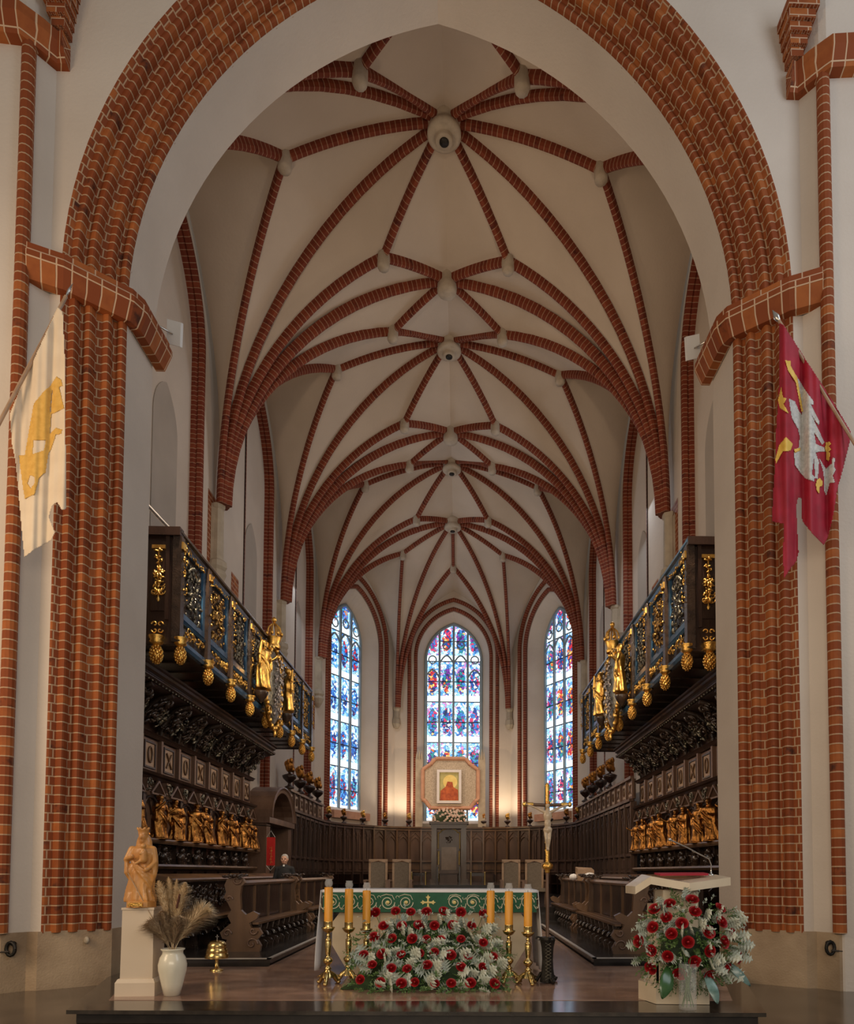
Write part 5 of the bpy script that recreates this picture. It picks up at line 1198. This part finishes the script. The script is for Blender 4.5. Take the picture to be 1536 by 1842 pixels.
for q in ([(-.58,-.80),(.58,-.80),(.58,-.68),(-.58,-.68)],[(-.58,.68),(.58,.68),(.58,.80),(-.58,.80)],[(-.58,-.68),(-.46,-.68),(-.46,.68),(-.58,.68)],[(.46,-.68),(.58,-.68),(.58,.68),(.46,.68)]): mb.prism(q,T2,.12,.0)
mb.build('frame','white_frame',parent=t)
mb=MB(); mb.box(-.62,.30,33.0,33.04,4.94,6.30); mb.build('picture_ground','paint_ochre',parent=t)
mb=MB(); T3=X3((1,0,0),(0,0,1),(0,-1,0),(-.16,32.998,5.62)); mb.prism([(.05+.34*math.cos(a*PI/10),.22+.34*math.sin(a*PI/10)) for a in range(20)],T3,.008); mb.build('painted_disc','paint_yellow',parent=t)
mb=MB(); mb.prism([(-.44,-.66),(.44,-.66),(.42,-.15),(.20,-.02),(.16,.22),(-.08,.24),(-.16,.0),(-.40,-.20)],T3,.012); mb.build('painted_shape','paint_red',parent=t)
t=thing('garland','bank of pale pink and white flowers beneath the framed painting','flowers',(-.14,32.7,3.8))
rnd=random.Random(4)
mb=MB(); mb.box(-.95,.68,32.55,33.0,3.72,3.86); mb.box(-.5,.25,32.85,33.0,1.10,3.72); mb.build('flower_trough','wood_dark',parent=t)
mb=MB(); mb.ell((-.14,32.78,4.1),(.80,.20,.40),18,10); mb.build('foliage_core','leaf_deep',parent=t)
fl0=None
for i in range(90):
    a=rnd.uniform(0,2*PI); r=math.sqrt(rnd.random()); x=-.14+.85*r*math.cos(a); z=4.14+.42*r*math.sin(a)
    if fl0 is None:
        mb=MB()
        for k in range(6): b=k*PI/3; mb.ell((x+.032*math.cos(b),32.52,z+.032*math.sin(b)),(.024,.014,.022),6,4)
        fl0=mb.build('blossom','flower_pale',parent=t)
        p0=Vector((x,32.52,z))
    else:
        c=fl0.copy(); COL.objects.link(c); c.location=fl0.location+Vector((x,32.52-rnd.uniform(-.05,.1)+ .25*r*r,z))-p0; c.parent=t
# ---- person standing behind the left benches
px_,py_=-3.75,16.6
t=thing('person','person in black clothes with a white collar and grey hair, standing behind the left bench','person',(px_,py_,.24))
mb=MB(); o=Vector((px_,py_,.24))
for s_ in (-1,1):
    mb.cap_tube([o+Vector((s_*.10,0,.88)),o+Vector((s_*.11,0,.48)),o+Vector((s_*.12,.02,.08))],[.095,.065,.048],10); mb.ell(o+Vector((s_*.12,-.06,.04)),(.05,.13,.045))
    mb.cap_tube([o+Vector((s_*.17,.0,1.38)),o+Vector((s_*.24,.01,1.10)),o+Vector((s_*.16,-.15,.95))],[.062,.05,.038],10)
mb.ell(o+Vector((0,0,1.22)),(.18,.12,.26),16,12); mb.ell(o+Vector((0,0,1.0)),(.16,.12,.2),16,12); mb.ell(o+Vector((0,.01,1.38)),(.20,.10,.09),16,10); mb.cap_tube([o+Vector((0,0,1.38)),o+Vector((0,-.01,1.47))],[.075,.06]); bd=bake(mb.build('clothed_body','black_cloth',parent=t),.016,2)
mb=MB(); h=o+Vector((0,-.02,1.60)); mb.ell(h,(.078,.095,.115),20,14); mb.ell(h+Vector((0,-.03,-.06)),(.06,.065,.06),14,10); mb.cap_tube([h+Vector((0,-.088,.01)),h+Vector((0,-.108,-.02))],[.008,.015],8); 
for s_ in (-1,1): mb.ell(h+Vector((s_*.08,0,-.005)),(.012,.02,.032)); mb.ell(h+Vector((s_*.04,-.075,-.035)),(.022,.02,.02)); mb.ell(h+Vector((s_*.032,-.085,.028)),(.022,.01,.008))
mb.cap_tube([h+Vector((0,.0,-.08)),o+Vector((0,0,1.46))],[.052,.055]); bake(mb.build('head','skin',parent=t),.006,2)
mb=MB(); mb.ell(h+Vector((0,.018,.035)),(.086,.098,.098),18,12); 
for v_i,v in enumerate(mb.v):
    v=Vector(v)-h
    if v.y<-.05 and v.z<.075: mb.v[v_i]=tuple(h+Vector((v.x*.93,-.045,v.z)))
mb.build('hair','hair_grey',parent=t)
mb=MB()
for s_ in (-1,1): mb.ell(h+Vector((s_*.032,-.087,.008)),(.012,.007,.007)); 
mb.build('eyes','iron',parent=t)
mb=MB(); mb.ell(h+Vector((0,-.090,-.062)),(.024,.006,.006)); mb.build('mouth','rose_red',parent=t)
mb=MB(); mb.box(px_-.02,px_+.02,py_-.085,py_-.06,.24+1.435,.24+1.475); mb.build('collar','white_cloth',parent=t)
for s_ in (-1,1):
    mb=MB(); c=o+Vector((s_*.14,-.17,.94)); mb.ell(c,(.038,.045,.02),10,8)
    for k in range(4): mb.cap_tube([c+Vector(((k-1.5)*.018,-.03,0)),c+Vector(((k-1.5)*.02,-.07-.006*(k in(1,2)),-.008)),c+Vector(((k-1.5)*.02,-.09-.008*(k in(1,2)),-.028))],[.0095,.0085,.007],6)
    mb.cap_tube([c+Vector((-s_*.032,.0,0)),c+Vector((-s_*.055,-.03,-.005)),c+Vector((-s_*.05,-.055,-.012))],[.011,.0095,.008],6); bake(mb.build('hand','skin',parent=t),.004,1)
# ---- red vertical banner
t=thing('pennant','narrow red pennant with gold embroidery and white cord hanging before the left doorway','banner',(-4.6,18.5,1.5))
a=at(480,1506,'y',18.5); b=at(495,1506,'y',18.5); zt,zb=at(487,1506,'y',18.5).z,at(487,1557,'y',18.5).z
mb=MB(); mb.box(a.x,b.x,18.49,18.505,zb,zt); mb.build('cloth','red_banner',parent=t)
mb=MB(); c=(a.x+b.x)/2; mb.tube([(a.x,18.49,zt),(c,18.49,zt+.17),(b.x,18.49,zt)],.008,5); mb.tube([(a.x,18.49,zb),(c,18.49,zb-.13),(b.x,18.49,zb)],.008,5); mb.build('cord','white_cloth',parent=t)
mb=MB()
for k in range(6): z=zb+.08+k*.075; curl(mb,(c+.012*(-1)**k,18.485,z),(1,0,0),(0,0,1),.03,4,.006)
mb.tube([(c,18.485,zb+.05),(c+.02,18.485,zb+.5)],.005,5); mb.build('gold_embroidery','gold',parent=t)
mb=MB(); mb.tube([(c,18.52,zt+.17),(c,18.52,2.75)],.006,5); mb.tube([(c-.0,18.52,2.75),(-5.3,18.52,2.8)],.012,6); mb.build('hanger','iron',parent=t)
# ---- things on the right far bench
t=thing('book_stand','small wooden box with folded white cloth on the far right bench','book stand',(3.3,17.3,1.40))
c=at(1025,1575,'x',3.25); yy=c.y if 14<c.y<22 else 16
mb=MB(); slab(mb,[(3.12,16.0,1.62),(3.50,16.0,1.60),(3.50,16.35,1.66),(3.12,16.35,1.68)],.26); mb.build('wooden_box','wood_inlay',parent=t)
mb=MB(); mb.ell((3.35,15.75,1.45),(.14,.12,.10),12,8); mb.ell((3.05,16.2,1.44),(.10,.12,.08)); mb.build('white_cloth','linen',parent=t)

# ================================================================ GALLERIES
PC=MB(); PC.ell((0,0,-.13),(.066,.066,.105),14,10)
for i in range(64):
    z=-1+2*(i+.5)/64; a=i*2.399; r=math.sqrt(1-z*z); PC.ell((.073*r*math.cos(a),.073*r*math.sin(a),-.13+.112*z),(.0165,.0165,.021),6,5)
PC.lathe([(.03,-.03),(.05,-.01),(.09,.02),(.075,.05),(.10,.08),(.10,.10)],(0,0,0),12)
PCM=PC.build('pinecone_pendant','gold'); PCm=PCM.data; bpy.data.objects.remove(PCM)
atl=MB(); robed(atl,9,((-.18,-.05,.66),(-.14,-.06,.92)),6); ATL=bake(atl.build('gilded_angel','gold'),.012,1)
def gallery(sx):
    side='left' if sx<0 else 'right'
    y0,y1=11.45,21.5; Xf=4.27; z0,z1=5.33,7.2; N=8; P=(y1-y0)/N
    t=thing('choir_gallery','black and gold carved wooden gallery projecting from the %s choir wall above the stalls'%side,'gallery',(sx*5,16.5,z0))
    mb=MB(); mb.box(*sorted((sx*4.35,sx*5.84)),y0+.08,y1,z0,z0+.12); 
    for i in range(N*2): y=y0+.5+i*(y1-y0-.6)/(N*2-1); mb.box(*sorted((sx*4.5,sx*5.8)),y,y+.025,z0-.02,z0)
    mb.build('floor_beam','wood_black',parent=t)
    mb=MB(); mb.box(*sorted((sx*4.31,sx*4.37)),y0+.05,y1,z0+.1,z1-.1); mb.build('front_board','wood_black',parent=t)
    mb=MB(); mould(mb,sx,4.3,y0-.06,y1+.05,z1-.12,[(-.10,0),(.02,0),(.04,.04),(.09,.06),(.09,.10),(.06,.14),(-.10,.14)]); r=mb.build('handrail_moulding','painted_blue_sheen' if sx>0 else 'wood_black',parent=t)
    mb=MB(); mould(mb,sx,4.3,y0,y1,z0+.06,[(-.05,-.08),(.02,-.08),(.05,-.03),(.05,.03),(.02,.06),(-.05,.06)]); mould(mb,sx,4.3,y0,y1,z0+.38,[(-.05,0),(.03,0),(.06,.04),(-.05,.06)]); mb.build('base_moulding','painted_blue_sheen',parent=t)
    for i in range(N+1):
        y=y0+i*P
        mb=MB(); mb.box(*sorted((sx*4.20,sx*4.34)),y-.07,y+.07,z0-.02,z1-.12); p=mb.build('pilaster','wood_black',parent=t)
        mb=MB(); mb.box(*sorted((sx*4.17,sx*4.20)),y-.07,y+.07,z1-.34,z1-.22); foliage(mb,(sx*4.18,y,z0+1.15),(0,1,0),(0,0,1),(-sx,0,0),.05,.9,16,.035,i,.02,0); foliage(mb,(sx*4.18,y+.10,z0+1.2),(0,1,0),(0,0,1),(-sx,0,0),.05,1.0,10,.03,i+20,.02,0)
        mb.build('gilded_drop','gold',parent=p)
        c=bpy.data.objects.new('pinecone_pendant',PCm); COL.objects.link(c); c.parent=t; c.location=Vector((sx*4.22,y+.02,z0-.06))-t.location; c.scale=(1.15,1.15,1.25)
    for i in range(N):
        a=y0+i*P+.07; b=a+P-.14; c=(a+b)/2
        mb=MB(); frame_(mb,sx,4.31,a,b,z0+.46,z1-.14,.10,.045); f=mb.build('panel_frame','painted_blue_sheen',parent=t)
        mb=MB(); foliage(mb,(sx*4.29,c,z0+1.05),(0,1,0),(0,0,1),(-sx,0,0),P*.48,.95,70,.055,400+i,.05,9); mb.build('carved_relief',('pewter','relief_gold','pewter')[i%3] ,parent=f)
        mb=MB(); foliage(mb,(sx*4.24,c,z0+.24),(0,1,0),(0,0,1),(-sx,0,0),P*.68,.13,30,.045,500+i,.03,3); mb.build('frieze_scroll','gold',parent=t)
        mb=MB(); foliage(mb,(sx*4.25,c,z1-.24),(0,1,0),(0,0,1),(-sx,0,0),P*.68,.08,18,.035,600+i,.02,2); mb.build('upper_scroll','gold',parent=t)
    # end panel facing the nave
    mb=MB(); mb.box(*sorted((sx*4.27,sx*5.2)),y0-.02,y0+.06,z0-.05,z1-.1); mb.box(*sorted((sx*4.22,sx*5.2)),y0-.10,y0+.06,z1-.12,z1+.02); mb.box(*sorted((sx*4.40,sx*4.46)),y0-.06,y0,z0+.35,z1-.1); mb.box(*sorted((sx*4.46,sx*4.70)),y0-.045,y0,z0+.5,z1-.2); mb.build('end_board','wood_dark',parent=t)
    mb=MB(); e=Vector((sx*4.57,y0-.05,0)); mb.box(*sorted((e.x-.11,e.x+.11)),y0-.08,y0-.04,6.86,6.92); foliage(mb,e+Vector((0,0,6.30)),(1,0,0),(0,0,1),(0,-1,0),.15,.40,40,.045,2,.03,4); foliage(mb,e+Vector((0,0,6.68)),(1,0,0),(0,0,1),(0,-1,0),.10,.40,26,.035,3,.03,0); mb.box(e.x-.012,e.x+.012,y0-.07,y0-.045,6.1,6.88)
    mb.lathe([(.01,5.98),(.03,6.02),(.012,6.06),(.02,6.14)],e,8); mb.build('gilded_drop','gold',parent=t)
    mb=MB()
    for q in range(4): curl(mb,e+Vector((.045*(1 if q%2 else -1),-.01,5.55+.05*(1 if q>1 else -1))),(1 if q%2 else -1,0,0),(0,0,1 if q>1 else -1),.05,5.2,.013)
    mb.build('gilded_knot','gold',parent=t)
    c=bpy.data.objects.new('pinecone_pendant',PCm); COL.objects.link(c); c.parent=t; c.location=Vector((sx*4.58,y0-.05,z0-.06))-t.location; c.scale=(1.3,1.3,1.3)
    # cartouche with crown, and two angels
    yc=16.65
    mb=MB(); rows=[]
    for i in range(11):
        v=(i/10-.5)*2; w_=.62*math.sqrt(max(.02,1-abs(v)**2.6)); rows.append([Vector((sx*(4.12-.14*math.sqrt(max(0,1-(u/4)**2))*math.sqrt(max(0,1-v*v*.9))),yc+u/4*w_,z0+.62+v*.88)) for u in range(-4,5)])
    mb.grid(rows); g=mb.build('cartouche_shield','pewter',parent=t,label='oval coat of arms shield')
    mb=MB(); foliage(mb,(sx*3.98,yc,z0+.62),(0,1,0),(0,0,1),(-sx,0,0),.78,1.45,80,.055,33,.03,9); mb.build('shield_relief','silver_relief',parent=g)
    mb=MB(); pts=[(sx*4.10,yc+.66*math.cos(a*PI/12),z0+.62+.98*math.sin(a*PI/12)) for a in range(25)]; mb.tube(pts,.05,8)
    for a in range(24): p=Vector(pts[a]); mb.ell(p+Vector((-sx*.03,0,0)),(.05,.075,.075),6,5)
    for s_ in (-1,1): curl(mb,(sx*4.05,yc+s_*.45,z0-.05),(0,s_,0),(0,0,1),.14,6,.035); curl(mb,(sx*4.05,yc+s_*.42,z0+1.42),(0,s_,0),(0,0,1),.13,6,.035)
    mb.ell((sx*4.05,yc,z0-.48),(.04,.05,.09)); mb.build('cartouche_scroll_frame','gold',parent=g)
    mb=MB(); mb.lathe([(.15,z0+1.58),(.16,z0+1.64),(.13,z0+1.69),(.19,z0+1.84)],(sx*4.10,yc,0),14,cap=False)
    for a in range(8): d=Vector((math.cos(a*PI/4),math.sin(a*PI/4),0)); mb.ell(Vector((sx*4.10,yc,z0+1.92))+d*.18,(.04,.04,.06),6,5); mb.tube([Vector((sx*4.10,yc,z0+1.9))+d*.18,Vector((sx*4.10,yc,z0+2.08))+d*.14,Vector((sx*4.10,yc,z0+2.22))],.02,5)
    mb.ell((sx*4.10,yc,z0+2.28),(.06,.06,.07)); mb.build('crown','gold',parent=g)
    for s_ in (-1,1):
        c=bpy.data.objects.new('gilded_angel',ATL.data); COL.objects.link(c); c.parent=t; c.location=Vector((sx*4.02,yc+s_*1.12,z0+.30))-t.location; c.rotation_euler=(0,0,-sx*PI/2*-1*-1+ .4*s_); c.scale=(1.1,1.1,1.12)
        mb=MB(); mb.lathe([(.03,z0+.0),(.12,z0+.12),(.16,z0+.2),(.16,z0+.24)],(sx*4.06,yc+s_*1.12,0),10); mb.build('angel_bracket','wood_black',parent=t)
    return t
gallery(-1); gallery(1); bpy.data.objects.remove(ATL)
# handrail above the left gallery, lamp box on the right one
t=thing('stair_handrail','grey metal handrail rising above the top of the left gallery','handrail',(-4.9,12.7,7.2))
mb=MB(); mb.tube([(-4.95,10.7,7.95),(-4.95,11.5,7.80),(-4.95,11.6,7.78),(-4.95,14.4,7.92)],.03,8); mb.build('rail','silver_dull',parent=t)
for y in (11.45,14.3): mb=MB(); mb.tube([(-4.95,y,7.15),(-4.95,y,7.82)],.028,8); mb.build('post','lamp_white',parent=t)
t=thing('gallery_lamp','small grey floodlight box on the right gallery rail','floodlight',(4.4,16.0,7.3))
mb=MB(); mb.box(4.33,4.45,17.0,17.2,7.32,7.55); mb.build('lamp_housing','silver_dull',parent=t); mb=MB(); mb.tube([(4.4,17.1,7.2),(4.4,17.1,7.35)],.02,6); mb.build('post','iron',parent=t)

# ================================================================ FLAGS
def inside(p,poly):
    x,y=p; c=False; n=len(poly)
    for i in range(n):
        x1,y1=poly[i]; x2,y2=poly[(i+1)%n]
        if (y1>y)!=(y2>y) and x<(x2-x1)*(y-y1)/(y2-y1)+x1: c=not c
    return c
def cloth(name,mt,parent,poly,fold,holes=(),step=1.6,lift=0,label=None):
    xs=[p[0] for p in poly]; ys=[p[1] for p in poly]; x0,x1,y0,y1=min(xs),max(xs),min(ys),max(ys); nx=int((x1-x0)/step)+1; ny=int((y1-y0)/step)+1; mb=MB(); idx={}
    def vid(i,j):
        if (i,j) not in idx:
            px=x0+i*step; py=y0+j*step; idx[(i,j)]=mb.av([at(px,py,'y',8.55+fold(px,py)-lift)])
        return idx[(i,j)]
    for i in range(nx):
        for j in range(ny):
            c=(x0+(i+.5)*step,y0+(j+.5)*step)
            if inside(c,poly) and not any(inside(c,h) for h in holes): mb.face((vid(i,j),vid(i+1,j),vid(i+1,j+1),vid(i,j+1)),None,True)
    o=mb.build(name,mt,parent=parent,label=label); o.modifiers.new('s','SOLIDIFY').thickness=.003; return o
t=thing('white_flag','cream church flag with a yellow griffin figure hanging from a pole on the left pier','flag',(-4.4,8.6,7))
fl=lambda x,y: .028*math.sin((x-20)*.13+y*.006)+.010*math.sin(x*.35+y*.01)+.03*math.sin(y*.02)
cloth('flag_cloth','cream_flag',t,[(104,552),(113,562),(117,650),(118,800),(119,915),(112,918),(103,903),(94,910),(88,930),(99,958),(92,972),(60,990),(44,1002),(40,960),(33,880),(28,830),(22,800),(18,745),(40,690),(66,636)],fl)
S=lambda L:[(x/3.684,520+y/3.684) for x,y in L]
cloth('griffin_emblem','flag_yellow',t,S([(335,640),(375,580),(405,600),(415,640),(392,650),(425,790),(340,830),(330,960),(370,920),(412,932),(405,958),(370,965),(340,1060),(320,1090),(300,1215),(260,1250),(230,1360),(165,1390),(150,1290),(125,1100),(165,1100),(200,900),(225,760),(290,680)]),fl,[S([(222,1002),(305,1000),(292,1070),(215,1095)]),S([(200,1232),(228,1245),(228,1290),(205,1322),(182,1290)]),S([(345,670),(350,670),(338,815),(330,815)])],1.3,.008,'yellow griffin emblem')
mb=MB(); a_=at(119,533,'y',8.75); b_=at(-30,815,'y',8.35); mb.tube([a_,b_],.022,8); mb.build('flag_pole','wood_inlay',parent=t)
mb=MB(); d=(a_-b_).normalized(); mb.lathe([(.012,-.02),(.03,.02),(.045,.08),(.004,.22)],a_,8,axis=d,sx=1,sy=.4); mb.build('spear_tip','silver',parent=t)
t=thing('red_flag','crimson flag with a white crowned eagle hanging from a pole on the right pier','flag',(4.5,8.6,7))
fr=lambda x,y: .06*math.sin((x-1390)*.13+y*.002)+.02*math.sin(x*.31-y*.008)
S2=lambda L:[(1370+x/3.687,560+y/3.687) for x,y in L]
cloth('flag_cloth','red_flag',t,S2([(120,80),(140,85),(240,240),(480,610),(590,800),(580,880),(525,1100),(500,1180),(478,1340),(445,1480),(412,1552),(340,1480),(268,1390),(262,1240),(240,1235),(228,1300),(245,1600),(228,1660),(180,1720),(150,1770),(140,1640),(148,1410),(70,1395),(75,1230),(90,1000),(95,800),(115,500),(120,300)]),fr)
cloth('eagle_body','flag_silver',t,S2([(190,385),(230,430),(300,540),(345,600),(340,625),(325,615),(385,740),(375,755),(330,690),(415,870),(400,885),(345,800),(360,880),(415,905),(420,930),(355,935),(380,1000),(372,1112),(355,1110),(345,975),(332,1080),(300,1050),(352,1100),(345,1128),(290,1110),(255,1070),(220,1020),(213,940),(245,900),(252,830),(240,780),(200,710),(185,620),(180,580),(220,600),(245,660),(268,690),(250,560),(225,450)]),fr,[],1.3,.008,'white eagle emblem')
cloth('eagle_tail','flag_silver',t,S2([(380,975),(425,1045),(465,1010),(470,970),(485,975),(480,1030),(490,1050),(470,1090),(485,1135),(450,1140),(428,1225),(412,1185),(415,1120),(405,1050)]),fr,[],1.3,.008)
for P_ in ([(155,325),(190,330),(190,360),(235,440),(275,665),(262,665),(225,470),(175,395),(165,360)],[(108,590),(130,505),(140,570),(165,580),(145,615),(180,680),(120,640)],[(90,980),(115,890),(160,835),(205,880),(190,925),(140,930),(95,1010)],[(425,870),(450,865),(460,880),(445,895),(460,915),(445,930),(455,945),(445,995),(430,985),(430,940),(420,910)],[(365,1120),(385,1105),(403,1130),(400,1160),(385,1160),(380,1210),(365,1190),(358,1150)],[(215,915),(255,905),(255,925),(218,938)]):
    cloth('gold_emblem_detail','flag_gold',t,S2(P_),fr,[],1.1,.014)
mb=MB(); a_=at(1401,577,'y',8.70); b_=at(1560,835,'y',8.35); mb.tube([a_,b_],.020,8); mb.build('flag_pole','wood_inlay',parent=t)
mb=MB(); d=(a_-b_).normalized(); mb.lathe([(.012,-.02),(.03,.02),(.04,.06),(.004,.18)],a_,8,axis=d); mb.build('spear_tip','silver',parent=t)
